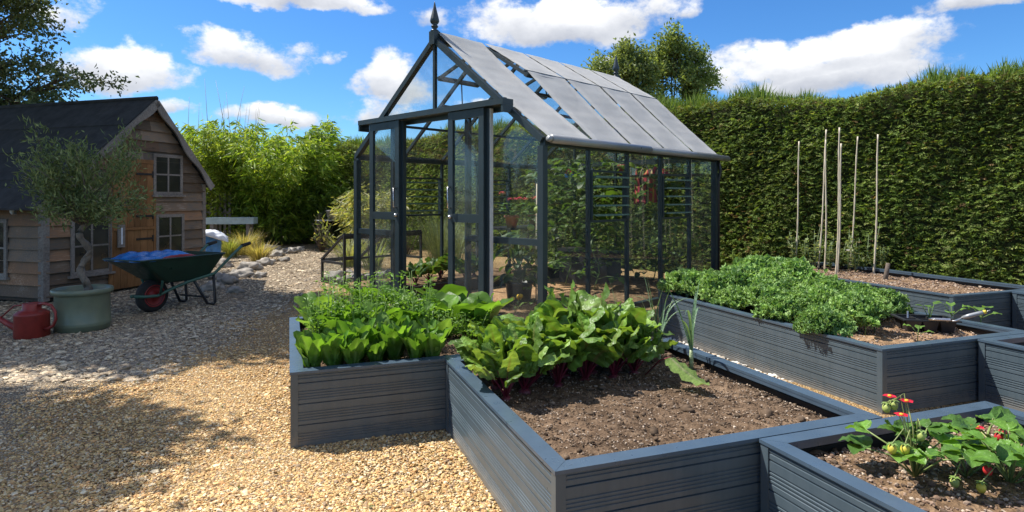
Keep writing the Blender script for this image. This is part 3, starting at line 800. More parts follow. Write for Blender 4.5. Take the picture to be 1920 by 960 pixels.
# gable boards, lapped, following the roof line
while z < RZ-.08:
    z1 = min(z+pitch+.012, RZ-.03)
    def xr(zz):
        x0 = 0 if zz <= EL else (zz-EL)/(RZ-EL)*RX
        x1 = PL if zz <= ER else PL-(zz-ER)/(RZ-ER)*(PL-RX)
        return x0, x1
    cuts = [xr(z)[0], xr(z)[1]]
    if random.random() < .7: cuts.insert(1, cuts[0]+(cuts[1]-cuts[0])*random.uniform(.3,.7))
    if z < .5 or z > 1.0: pass
    for i in range(len(cuts)-1):
        a0, a1 = cuts[i]+.001*(i>0), cuts[i+1]-.001*(i<len(cuts)-2)
        t0, t1 = xr(z1)
        b0, b1 = (t0 if i == 0 else a0), (t1 if i == len(cuts)-2 else a1)
        if b1 <= b0+.01: b0 = b1 = (b0+b1)/2; b1 += .01
        j = random.uniform(0,.005)
        V = [(a0,-.036-j,z),(a1,-.036-j,z),(a1,.008,z),(a0,.008,z),(b0,-.006-j,z1),(b1,-.006-j,z1),(b1,.008,z1),(b0,.008,z1)]
        b.add(V,[(0,3,2,1),(4,5,6,7),(0,1,5,4),(1,2,6,5),(2,3,7,6),(3,0,4,7)],board_tone())
    z += pitch
# side boards below the long eave
z = .07
while z < EL-.05:
    z1 = min(z+pitch+.012, EL+.02); ys = [0.0, random.uniform(.7,1.6), 2.2+random.uniform(-.3,.3), PD]
    for i in range(3):
        y0, y1 = ys[i]+.001, ys[i+1]-.001; j = random.uniform(0,.005)
        V = [(-.036-j,y0,z),(.008,y0,z),(.008,y1,z),(-.036-j,y1,z),(-.006-j,y0,z1),(.008,y0,z1),(.008,y1,z1),(-.006-j,y1,z1)]
        b.add(V,[(0,1,2,3)[::-1],(4,5,6,7),(0,1,5,4),(1,2,6,5),(2,3,7,6),(3,0,4,7)],board_tone())
    z += pitch
b.box((PL-.02,.01,.02),(PL,PD,ER), c=(.7,.7,.7))
b.box((.01,PD-.02,1.0),(PL-.01,PD,ER), c=(.7,.7,.7))
b.build('wall', M['clad'], PH)
part('corner_trim', lambda b: (b.box((-.034,-.036,.03),(-.002,.05,EL-.03)), b.box((-.0015,-.0358,.03),(.04,-.004,EL-.03))), M['trimwood'], PH)
part('corner_trim', lambda b: b.box((PL-.04,-.036,.03),(PL+.02,.0,ER-.03)), M['trimwood'], PH)
# roof
def roof(b):
    for xa, za, xb, zb in ((RX,RZ,-.18,EL-.172),(RX,RZ,PL+.07,ER-.083)):
        d = Vector((xb-xa,0,zb-za)).normalized(); n2 = Vector((-d.z,0,d.x)); n2 = n2 if n2.z > 0 else -n2
        ln = Vector((xb-xa,0,zb-za)).length
        nb = 4
        for i in range(nb):      # overlapping courses of felt
            s0, s1 = ln*i/nb, ln*(i+1)/nb+.04*(i<nb-1)
            p0 = Vector((xa,0,za))+d*s0+n2*(.036+.0); p1 = Vector((xa,0,za))+d*s1+n2*(.036+.012)
            y0, y1 = -.13, PD+.1
            V = [(p0.x,y0,p0.z-.022),(p1.x,y0,p1.z-.022),(p1.x,y1,p1.z-.022),(p0.x,y1,p0.z-.022),(p0.x,y0,p0.z),(p1.x,y0,p1.z),(p1.x,y1,p1.z),(p0.x,y1,p0.z)]
            b.add(V,[(0,3,2,1),(4,5,6,7),(0,1,5,4),(1,2,6,5),(2,3,7,6),(3,0,4,7)])
    b.tube([(RX,-.13,RZ+.045),(RX,PD+.1,RZ+.045)],.035,8)
part('roof', roof, M['felt'], PH)
# wavy barge boards
for xa, za, xb, zb in ((RX,RZ,-.17,EL-.162),(RX,RZ,PL+.06,ER-.072)):
    d = Vector((xb-xa,0,zb-za)); ln = d.length; d.normalize(); n2 = Vector((-d.z,0,d.x)); n2 = n2 if n2.z > 0 else -n2
    k = 26; up = [Vector((xa,0,za))+d*(ln*i/k)+n2*.028 for i in range(k+1)]; lo = [Vector((xa,0,za))+d*(ln*i/k)-n2*(.06+.022*sin(i/k*ln*9)) for i in range(k+1)]
    V = [(p.x,y,p.z) for y in (-.155,-.131) for p in up+lo]; K = 2*(k+1); Fs = []
    for i in range(k):
        Fs += [(i,i+1,k+2+i,k+1+i),(K+i,K+k+1+i,K+k+2+i,K+i+1),(i,K+i,K+i+1,i+1),(k+1+i,k+2+i,K+k+2+i,K+k+1+i)]
    Fs += [(0,k+1,K+k+1,K),(k,K+k,K+2*k+1,2*k+1)]
    b = MB(); b.add(V, Fs); b.build('barge_board', M['trimwood'], PH)
def window(x0, x1, z0, z1, side=False, rows=2):
    def T(b, lo, hi):
        if side: b.box((lo[1],lo[0],lo[2]),(hi[1],hi[0],hi[2]))
        else: b.box(lo, hi)
    f = .045
    def fr(b):
        T(b,(x0,-.05,z0),(x0+f,-.028,z1)); T(b,(x1-f,-.05,z0),(x1,-.028,z1)); T(b,(x0+f+.0005,-.0495,z1-f),(x1-f-.0005,-.0285,z1-.001)); T(b,(x0+f+.0005,-.0495,z0+.001),(x1-f-.0005,-.0285,z0+f))
        xm = (x0+x1)/2; T(b,(xm-.013,-.046,z0+f),(xm+.013,-.0275,z1-f))
        for r in range(1,rows):
            zm = z0+(z1-z0)*r/rows; T(b,(x0+f,-.0445,zm-.011),(xm-.0135,-.0276,zm+.011)); T(b,(xm+.0135,-.0445,zm-.011),(x1-f,-.0276,zm+.011))
    o = part('window', fr, M['trimwood'], PH)
    part('sill', lambda b: T(b,(x0-.03,-.075,z0-.028),(x1+.03,-.027,z0)), M['trimwood'], o)
    part('pane', lambda b: T(b,(x0+f-.002,-.040,z0+f-.002),(x1-f+.002,-.0262,z1-f+.002)), M['brown_glass'], o)
    part('reveal', lambda b: T(b,(x0+.01,-.028,z0+.01),(x1-.01,-.020,z1-.01)), M['liner'], o)
window(1.481,1.994,1.30,1.886); window(1.526,2.023,.39,1.02); window(.292,.839,.294,1.01)
window(.55,1.15,.30,1.0,True)
# stable door in two leaves
def door_leaf(z0, z1):
    def f(b):
        n = 6; x0, x1 = .862, 1.478
        for i in range(n):
            a = x0+(x1-x0)*i/n; c = x0+(x1-x0)*(i+1)/n; g = random.uniform(.7,1.15)
            b.box((a+.002,-.046-random.uniform(0,.003),z0),(c-.002,-.028,z1),c=(g,g,g))
    o = part('door', f, M['doorwood'], PH)
    for zz in (z0+.12*(z1-z0)+.04, z1-.13*(z1-z0)-.03):
        part('hinge', lambda b: (b.box((1.2,-.055,zz-.014),(1.47,-.0495,zz+.014)), b.box((1.455,-.0565,zz-.045),(1.478,-.0496,zz+.045))), M['iron'], o)
    return o
door_leaf(.05,.82); dt = door_leaf(.86,1.73)
part('door_frame', lambda b: (b.box((.80,-.050,.03),(.858,-.0262,1.79)), b.box((1.482,-.0502,.03),(1.52,-.0262,1.25)), b.box((.8585,-.0505,1.735),(1.481,-.0264,1.79)), b.box((.85,-.062,.822),(1.485,-.0475,.858))), M['doorwood'], PH)
part('knob', lambda b: b.lathe([(.02,0),(.022,.02),(.01,.035)],10,M=Matrix.Translation((.92,-.049,1.0))@Matrix.Rotation(pi/2,4,'X')), M['iron'], dt)
# thermometer board by the door
def pw(x, y, z): 
    c_, s_ = cos(PT), sin(PT); return Vector((PO.x+x*c_-y*s_, PO.y+x*s_+y*c_, z))
p = pw(.955,-.068,.60)
t = thing('wall_thermometer', 'small grey wooden thermometer board fixed beside the playhouse door', 'thermometer', p, PT)
part('board', lambda b: b.box((-.05,-.012,0),(.05,.008,.30)), M['trimwood'], t)
part('scale', lambda b: (b.box((-.012,-.016,.04),(.012,-.0125,.26)),), M['white_bag'], t)
p = pw(-.05,.42,1.08)
t = thing('wall_light', 'tiny white glass light on the playhouse wall under the low eave', 'wall light', p, PT)
part('bracket', lambda b: b.box((-.01,-.02,-.02),(.022,.02,.02)), M['grey_metal'], t)
part('bulb', lambda b: b.lathe([(.006,-.02),(.02,0),(.024,.025),(.016,.05),(.004,.062)],12,(-.022,0,0)), M['white_bag'], t)

# ------------------------------------------------------------------ wheelbarrow
bp = gp(285, 585); BT = atan2(.92, .40)
t = thing('wheelbarrow', 'dark green wheelbarrow with a red wheel parked at the playhouse door', 'wheelbarrow', (bp.x, bp.y, 0), BT)
def tray(b):
    rim = [(-.36,-.30),(.70,-.33),(.70,.33),(-.36,.30)]; bot = [(.02,-.19),(.56,-.22),(.56,.22),(.02,.19)]
    def ring(q, z, r=.06, n=4, ins=0):
        out = []
        c = (sum(p[0] for p in q)/4, sum(p[1] for p in q)/4)
        for i in range(4):
            p0 = Vector(q[i]); a = (Vector(q[i-1])-p0).normalized(); c2 = (Vector(q[(i+1)%4])-p0).normalized()
            for k in range(n+1):
                s = k/n; e = p0+a*r*(1-s)**2+c2*r*s**2
                out.append((e.x-(e.x-c[0])*ins, e.y-(e.y-c[1])*ins, z))
        return out
    z_r = lambda p: .60+.02*(p[0]+.36)
    A = [(x,y,.60) for x,y,_ in ring(rim,0)]; B_ = ring(bot,.33); Ci = ring(rim,.60,ins=.02); Di = ring(bot,.345,ins=.02)
    k = len(A); V = A+B_+Ci+Di; Fs = []
    for i in range(k):
        j = (i+1)%k; Fs += [(i,k+i,k+j,j),(2*k+i,2*k+j,3*k+j,3*k+i),(i,j,2*k+j,2*k+i)]
    Fs += [tuple(range(k,2*k)), tuple(range(4*k-1,3*k-1,-1))]
    b.add(V,Fs)
    b.tube(A,.011,6,close=True)
part('tray', tray, M['barrow'], t)
ax = .18
wl = part('wheel', lambda b: b.lathe([(.10,-.045),(.15,-.048),(.175,-.03),(.182,0),(.175,.03),(.15,.048),(.10,.045)],28,M=Matrix.Translation((0,0,ax))@Matrix.Rotation(pi/2,4,'X'),cap=False), M['rubber'], t)
part('rim', lambda b: (b.lathe([(.004,-.06),(.03,-.06),(.034,-.036),(.09,-.030),(.112,-.05),(.122,-.052),(.122,.052),(.112,.05),(.09,.030),(.034,.036),(.03,.06),(.004,.06)],24,M=Matrix.Translation((0,0,ax))@Matrix.Rotation(pi/2,4,'X'))), M['red_rim'], wl)
for s in (-1,1):
    part('handle', lambda b: b.tube([(-.22,s*.02,.20),(-.12,s*.085,.19),(.0,s*.09,.185),(.16,s*.13,.25),(.3,s*.2,.31),(.6,s*.25,.37),(.82,s*.28,.56),(.95,s*.29,.66),(1.08,s*.29,.69)],.017,8), M['barrow_frame'], t)
    part('grip', lambda b: b.tube([(.96,s*.29,.668),(1.09,s*.29,.694),(1.10,s*.29,.695)],[.022,.021,.01],8), M['rubber'], t)
    part('leg', lambda b: (b.tube([(.36,s*.2,.325),(.52,s*.23,.03),(.60,s*.24,.012),(.62,s*.24,.03),(.60,s*.235,.365)],.016,8)), M['black'], t)
    part('tray_strut', lambda b: b.tube([(.02,s*.105,.20),(.0,s*.18,.38),(-.02,s*.24,.52)],.014,8), M['barrow_frame'], t)
part('leg_brace', lambda b: b.tube([(.53,-.23,.10),(.53,.23,.10)],.012,6), M['black'], t)
# sack on the barrow
def rumple(b, sx, sy, sz, seed, n=18, c=(1,1,1), m=0):
    r = np.random.default_rng(seed); U, Vv = np.meshgrid(np.linspace(-1,1,n),np.linspace(-1,1,n))
    th = (1-np.abs(U)**4)*(1-np.abs(Vv)**4)
    wob = .35*np.sin(U*4+r.uniform(0,6))*np.cos(Vv*3.3+r.uniform(0,6))+.25*np.sin(U*9+Vv*5+r.uniform(0,6))+.12*np.sin(Vv*14-U*6)
    top = np.stack([U*sx*(1+.04*np.sin(Vv*7)), Vv*sy*(1+.05*np.sin(U*8)), th*sz*(.75+.45*wob)+.01],-1); bot = np.stack([top[...,0],top[...,1],-th*sz*.25],-1)
    V = np.concatenate([top.reshape(-1,3),bot.reshape(-1,3)]); k=n*n; Fs=[]
    for j in range(n-1):
        for i in range(n-1):
            q=(j*n+i,j*n+i+1,(j+1)*n+i+1,(j+1)*n+i); Fs.append(q); Fs.append(tuple(k+x for x in q[::-1]))
    for i in range(n-1):
        for q in ((i,i+1),((n-1)*n+i+1,(n-1)*n+i),((i+1)*n,i*n),(i*n+n-1,(i+1)*n+n-1)): Fs.append((q[1],q[0],k+q[0],k+q[1]))
    b.add(V,Fs,c,m,True)
def bw(x,y,z): return Vector((bp.x+x*cos(BT)-y*sin(BT), bp.y+x*sin(BT)+y*cos(BT), z))
p = bw(.0,-.02,.585)
t = thing('compost_sack', 'crumpled shiny blue plastic sack lying in the wheelbarrow', 'sack', p, BT)
part('sack', lambda b: rumple(b,.36,.27,.09,3,34), M['blue_bag'], t)
part('sack_end', lambda b: (rumple(b,.2,.022,.03,5)), M['red_rim'], t).location = (.12,-.262,.012)

# ------------------------------------------------------------------ pots, cans
pp = gp(155, 617)
t = thing('glazed_pot', 'large round sage green glazed pot under the olive tree', 'plant pot', pp)
part('pot_body', lambda b: b.lathe([(.20,0),(.225,.01),(.228,.05),(.236,.058),(.23,.066),(.236,.075),(.23,.085),(.226,.2),(.222,.33),(.232,.345),(.248,.35),(.252,.37),(.25,.392),(.238,.398),(.222,.392),(.218,.36),(.205,.34)],40), M['potgreen'], t)
part('compost', lambda b: b.blob((0,0,.33),.21,2,.05,5,c=(.9,.85,.8),sq=(1,1,.12)), M['soil'], t)

def small_leaf_cloud(b, pts, n, L, Wd, cols, spread, upb=.3, m=0, down=0.):
    """narrow leaves along twigs: pts = [(pos, dir)]"""
    P = np.array([p for p,_ in pts]); D = np.array([d for _,d in pts])
    i = rng.integers(0,len(P),n)
    pos = P[i]+rng.normal(0,spread,(n,3)); d = D[i]*.7+rng.normal(0,.75,(n,3))+np.array([0,0,upb-down])
    b.leaves(pos,d,L*rng.uniform(.6,1.25,n),Wd*rng.uniform(.7,1.2,n),np.array(cols)[rng.integers(0,len(cols),n)]*rng.uniform(.75,1.2,(n,1)),m)

def olive():
    t = thing('olive_tree', 'small olive tree with a twisted bare stem growing in the sage green pot', 'olive tree', (pp.x,pp.y,.33))
    tr = [Vector((.02+.032*sin(i*.42),.03*cos(i*.38),i*.0225)) for i in range(31)]
    part('trunk', lambda b: (b.tube(tr,[.028+.02*max(0,1-i/4)+.004*sin(i*1.3) for i in range(31)],10), b.tube([v+Vector((-.028*sin(i*.55),.028*cos(i*.55),0)) for i,v in enumerate(tr[:26])],.015,7)), M['olive_bark'], t)
    b = MB(); lv = MB(); top = tr[-1]; tips = []
    for k in range(30):
        a = rng.uniform(0,6.28); rr = rng.uniform(.12,.66); zz = rng.uniform(-.22,.70)-.35*rr
        e = top+Vector((rr*cos(a)*1.05,rr*sin(a),.28+zz*.62)); mid = top.lerp(e,.5)+Vector((rng.normal(0,.05),rng.normal(0,.05),.06))
        b.tube([top+Vector((0,0,-.02)),mid,e],[.012,.006,.002],5)
        for q in range(5):
            s = .35+.65*q/4; p_ = (top.lerp(mid,s*2) if s < .5 else mid.lerp(e,s*2-1)); tips.append((tuple(p_),tuple((e-mid).normalized())))
    for k in range(9):
        a = rng.uniform(0,6.28); rr = rng.uniform(.1,.55); e = top+Vector((rr*cos(a),rr*sin(a),rng.uniform(.62,.95)))
        s0 = top+Vector((rr*cos(a)*.6,rr*sin(a)*.6,.2))
        b.tube([s0,e],[.005,.002],5)
        for q in range(7): tips.append((tuple(s0.lerp(e,.4+.6*q/6)),tuple((e-s0).normalized())))
    b.build('branch', M['olive_bark'], t)
    small_leaf_cloud(lv,tips,7200,.064,.0145,[(.15,.20,.07),(.20,.25,.10),(.11,.155,.05),(.25,.29,.12)],.05)
    lv.build('crown', M['leaf_dull'], t)
olive()

wp = gp(60, 631)
t = thing('watering_can', 'dark red metal watering can with long spout standing by the green pot', 'watering can', wp, R(168))
part('can_body', lambda b: b.lathe([(.0,0),(.13,0),(.135,.006),(.133,.2),(.136,.208),(.13,.215),(.105,.235),(.07,.245),(.072,.30),(.066,.304),(.06,.30)],28), M['red_can'], t)
part('spout', lambda b: b.tube([(.12,0,.05),(.26,0,.10),(.44,0,.18),(.62,0,.26)],[.036,.026,.02,.018],10), M['red_can'], t)
part('stay_bar', lambda b: b.tube([(.07,0,.285),(.2,0,.27),(.36,0,.15)],.007,6), M['red_can'], t)
part('rose', lambda b: b.lathe([(.018,0),(.03,.03),(.055,.06),(.055,.07)],14,M=Matrix.Translation((.61,0,.255))@Matrix.Rotation(R(65),4,'Y')), M['red_can'], t)
part('handle', lambda b: b.tube([(-.06,0,.285),(-.13,0,.305),(-.21,0,.29),(-.255,0,.235),(-.262,0,.17),(-.235,0,.11),(-.18,0,.08),(-.133,0,.075)],.013,8), M['red_can'], t)

# ------------------------------------------------------------------ trees
def tree(name, label, loc, trunk_h, r0, blobs, nleaf, L, Wd, cols, mat='leaf_dull', cat='tree', group=None, spread=.22, clusters=26, lean=(0,0), droop=.1):
    """trunk and limbs reach to each blob (x,y,z,rx,ry,rz); leaves sit in clusters on twigs through the blob's volume"""
    t = thing(name, label, cat, loc, 0, group)
    tb = MB(); lv = MB()
    top = Vector((lean[0],lean[1],trunk_h)); k = 7
    tb.tube([top*(i/k)+Vector((rng.normal(0,r0*.25),rng.normal(0,r0*.25),0))*(0<i<k) for i in range(k+1)],[r0*(1.25 if i==0 else 1-.45*i/k) for i in range(k+1)],9)
    twigs = []; tot = sum(bl[3]*bl[4]*bl[5] for bl in blobs)
    for (x,y,z,rx,ry,rz2) in blobs:
        c = Vector((x,y,z)); st = top*rng.uniform(.6,1.0); m1 = st.lerp(c,.5)+Vector((rng.normal(0,.1),rng.normal(0,.1),.12*rng.random()))*rx
        tb.tube([st,m1,c],[r0*.36,r0*.22,r0*.12],6)
        nc = max(5,int(clusters*(rx*ry*rz2/tot)**.7*len(blobs)**.35))
        for q in range(nc):
            v = Vector(rng.normal(size=3)); v.normalize(); rr = rng.uniform(.45,1.05)
            e = c+Vector((v.x*rx*rr,v.y*ry*rr,v.z*rz2*rr)); s = c.lerp(m1,rng.random()*.7); mid = s.lerp(e,.55)+Vector((0,0,.05*rx))
            tb.tube([s,mid,e],[r0*.12,r0*.06,r0*.015],4)
            for f in (.45,.65,.8,.92,1.0): twigs.append((tuple(mid.lerp(e,f)),tuple((e-mid).normalized()),))
    P = np.array([p for p,_ in twigs]); D = np.array([d for _,d in twigs])
    i = rng.integers(0,len(P),nleaf); tone = rng.uniform(.7,1.25,len(P))
    pos = P[i]+rng.normal(0,1,(nleaf,3))*spread*np.array([1,1,.7]); d = D[i]*.5+rng.normal(0,.8,(nleaf,3))+np.array([0,0,-droop])
    C = np.array(cols)[rng.integers(0,len(cols),nleaf)]*(tone[i]*rng.uniform(.8,1.2,nleaf))[:,None]
    lv.leaves(pos,d,L*rng.uniform(.65,1.3,nleaf),Wd*rng.uniform(.7,1.25,nleaf),C)
    tb.build('trunk', M['bark'], t); lv.build('crown', M[mat], t)
    return t
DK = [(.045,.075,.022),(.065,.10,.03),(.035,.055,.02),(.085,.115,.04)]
# two trees beyond the hedge
tb_ = dp(1262, 300, 27)
tree('field_tree','taller feathery tree with pale trunks standing behind the hedge',(tb_.x,tb_.y,0),4.6,.16,
     [(-.3,0,5.6,.8,.9,.7),(.6,0,6.5,1.1,1.0,1.0),(-.5,.2,7.2,.9,1.0,.9),(.2,-.2,8.1,.85,.85,.7),(1.25,.3,5.7,.6,.8,.6),(1.0,.1,7.3,.6,.7,.7),(1.5,0,6.6,.5,.6,.5),(-.1,0,7.5,.7,.7,.8)],11500,.17,.085,[(.24,.31,.11),(.28,.34,.13),(.18,.24,.08)],'leaf',spread=.20,clusters=30,group=None)
tb_ = dp(1165, 300, 26)
tree('field_tree','lower rounded tree just beside the taller one behind the hedge',(tb_.x,tb_.y,0),4.2,.13,
     [(-1.1,0,6.3,.55,.8,.45),(-.2,0,6.3,.8,.9,.8),(-.6,.2,6.9,.7,.8,.6),(.3,-.2,7.1,.7,.8,.7),(.1,.2,7.6,.55,.7,.45),(.6,0,5.6,.7,.7,.7),(-.9,0,5.5,.45,.7,.4),(1.0,0,6.4,.6,.7,.6),(.9,.1,7.0,.5,.6,.5)],10500,.17,.085,[(.22,.28,.10),(.26,.31,.12),(.17,.22,.08)],'leaf',spread=.20,clusters=26)
tb_ = dp(587, 300, 48)
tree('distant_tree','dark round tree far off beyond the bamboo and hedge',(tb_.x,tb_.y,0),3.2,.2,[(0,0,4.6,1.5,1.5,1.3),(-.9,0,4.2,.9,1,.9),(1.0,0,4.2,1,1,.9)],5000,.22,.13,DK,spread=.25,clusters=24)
# tree behind the playhouse, its low branch tips show above the roof
tree('garden_tree','broad leafy tree whose drooping branch tips hang above the playhouse roof',(-11.2,11.2,0),2.2,.2,
     [(2.7,-.6,2.9,.95,.8,.42),(1.7,-.5,2.6,.9,.9,.55),(2.4,-.4,3.7,.9,.9,.5),(3.55,-.7,3.3,.85,.5,.28),(3.1,-.6,2.75,.8,.5,.25),(1.0,-.4,3.5,1,1,.9),(1.6,0,4.7,1.3,1.2,.9),(-.4,0,4.2,1.5,1.4,1.2),(2.1,-.3,5.6,1.2,1.2,.9),(.2,.4,5.9,1.6,1.6,1.0)],30000,.088,.046,[(.14,.185,.07),(.19,.23,.10),(.10,.135,.055),(.25,.28,.16)],spread=.13,clusters=60,droop=.25)
# tree standing beside the yard: gives the dappled shade across the gravel
tree('shade_tree','tall spreading tree beside the yard, shading the gravel and playhouse',(-9.5,6.3,0),3.6,.24,
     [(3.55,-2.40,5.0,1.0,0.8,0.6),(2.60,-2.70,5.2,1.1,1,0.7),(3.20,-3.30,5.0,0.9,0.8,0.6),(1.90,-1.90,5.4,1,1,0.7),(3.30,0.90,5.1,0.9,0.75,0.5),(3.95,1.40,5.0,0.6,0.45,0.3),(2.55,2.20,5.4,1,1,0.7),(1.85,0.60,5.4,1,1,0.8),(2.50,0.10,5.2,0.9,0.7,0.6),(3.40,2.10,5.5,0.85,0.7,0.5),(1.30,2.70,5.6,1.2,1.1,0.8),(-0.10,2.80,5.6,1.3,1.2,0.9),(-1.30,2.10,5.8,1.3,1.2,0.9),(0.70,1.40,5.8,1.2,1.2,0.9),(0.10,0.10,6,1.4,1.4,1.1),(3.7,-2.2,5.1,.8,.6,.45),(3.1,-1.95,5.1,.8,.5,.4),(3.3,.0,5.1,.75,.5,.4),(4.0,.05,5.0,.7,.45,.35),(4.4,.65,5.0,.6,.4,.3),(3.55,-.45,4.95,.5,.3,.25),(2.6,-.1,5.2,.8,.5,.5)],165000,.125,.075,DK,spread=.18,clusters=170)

# ------------------------------------------------------------------ tall clipped hedge
HA = Vector((.695,.719)); HB = Vector((-.719,.695)); HO = Vector((.286,5.77))+HA*5.0
HT = 2.70; K0, K1 = -5.2, 19.5
hedge = thing('hedge', 'tall clipped dark green conifer hedge running along the back of the garden', 'hedge', (HO.x,HO.y,0), atan2(HB.y,HB.x))
# local: x along the hedge, -y... face towards the garden is at local y = 0 (normal +y is HB rotated left = away)
fx = Vector((HB.x,HB.y)); fy = Vector((-HB.y,HB.x))     # fy points back towards the garden
def hz(x): return .06*np.sin(x*1.1)+.04*np.sin(x*2.7+1)+.02*np.sin(x*6.1)
def hy(x, z): return .03*np.sin(x*.9+z)+.02*np.sin(x*2.3-z*1.7)+.02*np.sin(x*4.9+z*3.1)+.10*np.clip((1.0-z),0,1)*0
b = MB(); nx, nz = 120, 14
xs = np.linspace(K0,K1,nx); rows = []
prof = [(0,0)]+[(0,HT*i/9) for i in range(1,10)]+[(-.25,HT+.02),(-.7,HT+.04),(-1.1,HT),(-1.1,0)]
V = []
for (py,pz) in prof:
    for x in xs: V.append((x, py-.07+(hy(x,pz) if py == 0 else 0), pz+(hz(x) if pz > HT*.7 else 0)-(.05 if pz>HT*.7 else 0)))
k = len(prof)
b.add(V,[(j*nx+i,j*nx+i+1,(j+1)*nx+i+1,(j+1)*nx+i) for j in range(k-1) for i in range(nx-1)]+[tuple(j*nx for j in range(k)),tuple(j*nx+nx-1 for j in range(k))[::-1]],c=(.055,.06,.024))
def sprays(b, N, nb=7):
    # random points on the face, more where it is near the eye
    x = K0+(K1-K0)*rng.random(N)**1.12; z = rng.uniform(.0,HT+.06,N)
    pos = np.stack([x, hy(x,z)+rng.uniform(-.04,.025,N), z+hz(x)*np.clip((z-1.6)/1.2,0,1)],1)
    main = np.stack([rng.normal(0,.75,N), np.abs(rng.normal(.6,.3,N)), rng.normal(-.38,.35,N)],1); main /= np.linalg.norm(main,axis=1,keepdims=True)
    side = np.cross(main, np.array([0,0,1.])+rng.normal(0,.35,(N,3))); side /= np.linalg.norm(side,axis=1,keepdims=True)
    patch = 1+.14*np.sin(x*1.7+z*1.3)*np.sin(z*2.9-x*.6)
    brown = rng.random(N) < .025+.05*np.clip(np.sin(x*.8+2)*np.sin(z*2+x*.3),0,1)
    base = np.where(brown[:,None], np.array([[.26,.17,.075]]), np.array([(.15,.225,.046),(.185,.265,.056),(.225,.30,.07),(.115,.175,.038),(.28,.32,.10),(.195,.28,.058)])[rng.integers(0,6,N)])*(patch*rng.uniform(.75,1.25,N))[:,None]
    s = rng.uniform(.035,.085,N)
    for q in range(nb):
        f = q/(nb-1); sgn = 1 if q % 2 else -1
        if q == nb-1: d = main; st = pos+main*(s*.45)[:,None]
        else: d = main*.75+side*sgn*.7; st = pos+main*(s*f*.75)[:,None]
        b.leaves(st, d+rng.normal(0,.12,(N,3)), s*(.9-.35*f), s*.17, base, m=0, up=np.cross(main,side), fold=.15)
sprays(b, 98000, 6)
# top edge
N = 14000; x = K0+(K1-K0)*rng.random(N)**1.3
pos = np.stack([x, rng.uniform(-1.0,.05,N), HT+hz(x)+rng.uniform(-.08,.04,N)],1)
b.leaves(pos, rng.normal(0,.6,(N,3))+np.array([0,.25,.55]), rng.uniform(.05,.12,N), .022, np.array([(.15,.16,.045),(.19,.20,.06),(.13,.13,.04)])[rng.integers(0,3,N)])
b.build('foliage', M['hedge'], hedge)
b = MB(); N = 17000; x = K0+(K1-K0)*rng.random(N)**1.25
clump = np.clip(.5+.45*np.sin(x*1.3)+.35*np.sin(x*3.1+2)+.3*np.sin(x*7.7)+.2*np.sin(x*17),.12,1.3)
pos = np.stack([x, rng.uniform(-.6,-.06,N), HT+hz(x)-.02],1)
b.leaves(pos, np.stack([rng.normal(-.05,.33,N),rng.normal(0,.25,N),np.ones(N)],1), rng.uniform(.10,.34,N)*clump**.7+.05, rng.uniform(.010,.022,N), np.array([(.14,.23,.045),(.19,.28,.06),(.12,.19,.04),(.22,.28,.09)])[rng.integers(0,4,N)])
b.build('new_shoots', M['leaf'], hedge)

# ------------------------------------------------------------------ bamboo
def bamboo(name, label, loc, n, hgt, rad, nleaf, cols, lean=.35, L=.15, Wd=.02, group=None, bare=0, cl=(.16,.20,.06), low=.15):
    t = thing(name, label, 'bamboo', loc, 0, group)
    cu = MB(); lv = MB(); pts = []
    for i in range(n):
        a = rng.uniform(0,6.28); r = rad*.55*sqrt(rng.random()); h = hgt*rng.uniform(.62,1.05); x0, y0 = r*cos(a), r*sin(a); o = lean*rng.uniform(.3,1.2)
        P = [Vector((x0+cos(a)*o*rad*(f**2.1), y0+sin(a)*o*rad*(f**2.1), h*f-(.16*h*o*f**4))) for f in np.linspace(0,1,9)]
        cu.tube(P,[.012*(1-.75*f) for f in np.linspace(0,1,9)],5,c=np.array(cl)*rng.uniform(.7,1.3))
        for j in range(16):
            f = low+(1-low)*rng.random()**.75; q = f*8; i0 = min(7,int(q)); p = P[i0].lerp(P[i0+1],q-i0)
            aa = a+rng.normal(0,1.1); ln = rng.uniform(.15,.5)*(1.1-.5*f)
            e = p+Vector((cos(aa)*ln,sin(aa)*ln,rng.uniform(-.05,.22))); 
            cu.tube([p,e],[.004,.0015],3,c=(.15,.19,.06))
            for s in (.45,.7,.88,1.): pts.append((tuple(p.lerp(e,s)),(cos(aa),sin(aa),-.35)))
        for j in range(4): pts.append((tuple(P[8]),(cos(a),sin(a),-.1)))
    for i in range(bare):
        a = rng.uniform(0,6.28); r = rad*.6*rng.random(); h = hgt*rng.uniform(1.05,1.38)
        cu.tube([(r*cos(a),r*sin(a),0),(r*cos(a)+rng.normal(0,.05),r*sin(a),h*.6),(r*cos(a)+rng.normal(0,.14),r*sin(a),h)],[.014,.010,.003],5,c=(.26,.23,.12))
    P = np.array([p for p,_ in pts]); D = np.array([d for _,d in pts]); i = rng.integers(0,len(P),nleaf); tone = rng.uniform(.7,1.3,len(P))
    pos = P[i]+rng.normal(0,.055,(nleaf,3)); d = D[i]+rng.normal(0,.55,(nleaf,3))+np.array([0,0,-.25])
    C = np.array(cols)[rng.integers(0,len(cols),nleaf)]*(tone[i]*rng.uniform(.8,1.2,nleaf))[:,None]
    lv.leaves(pos,d,L*rng.uniform(.6,1.25,nleaf),Wd*rng.uniform(.8,1.2,nleaf),C,fold=.12)
    cu.build('culm', M['stem'], t); lv.build('foliage', M['leaf'], t); return t
YG = [(.22,.34,.04),(.30,.43,.055),(.16,.25,.03),(.40,.48,.08)]
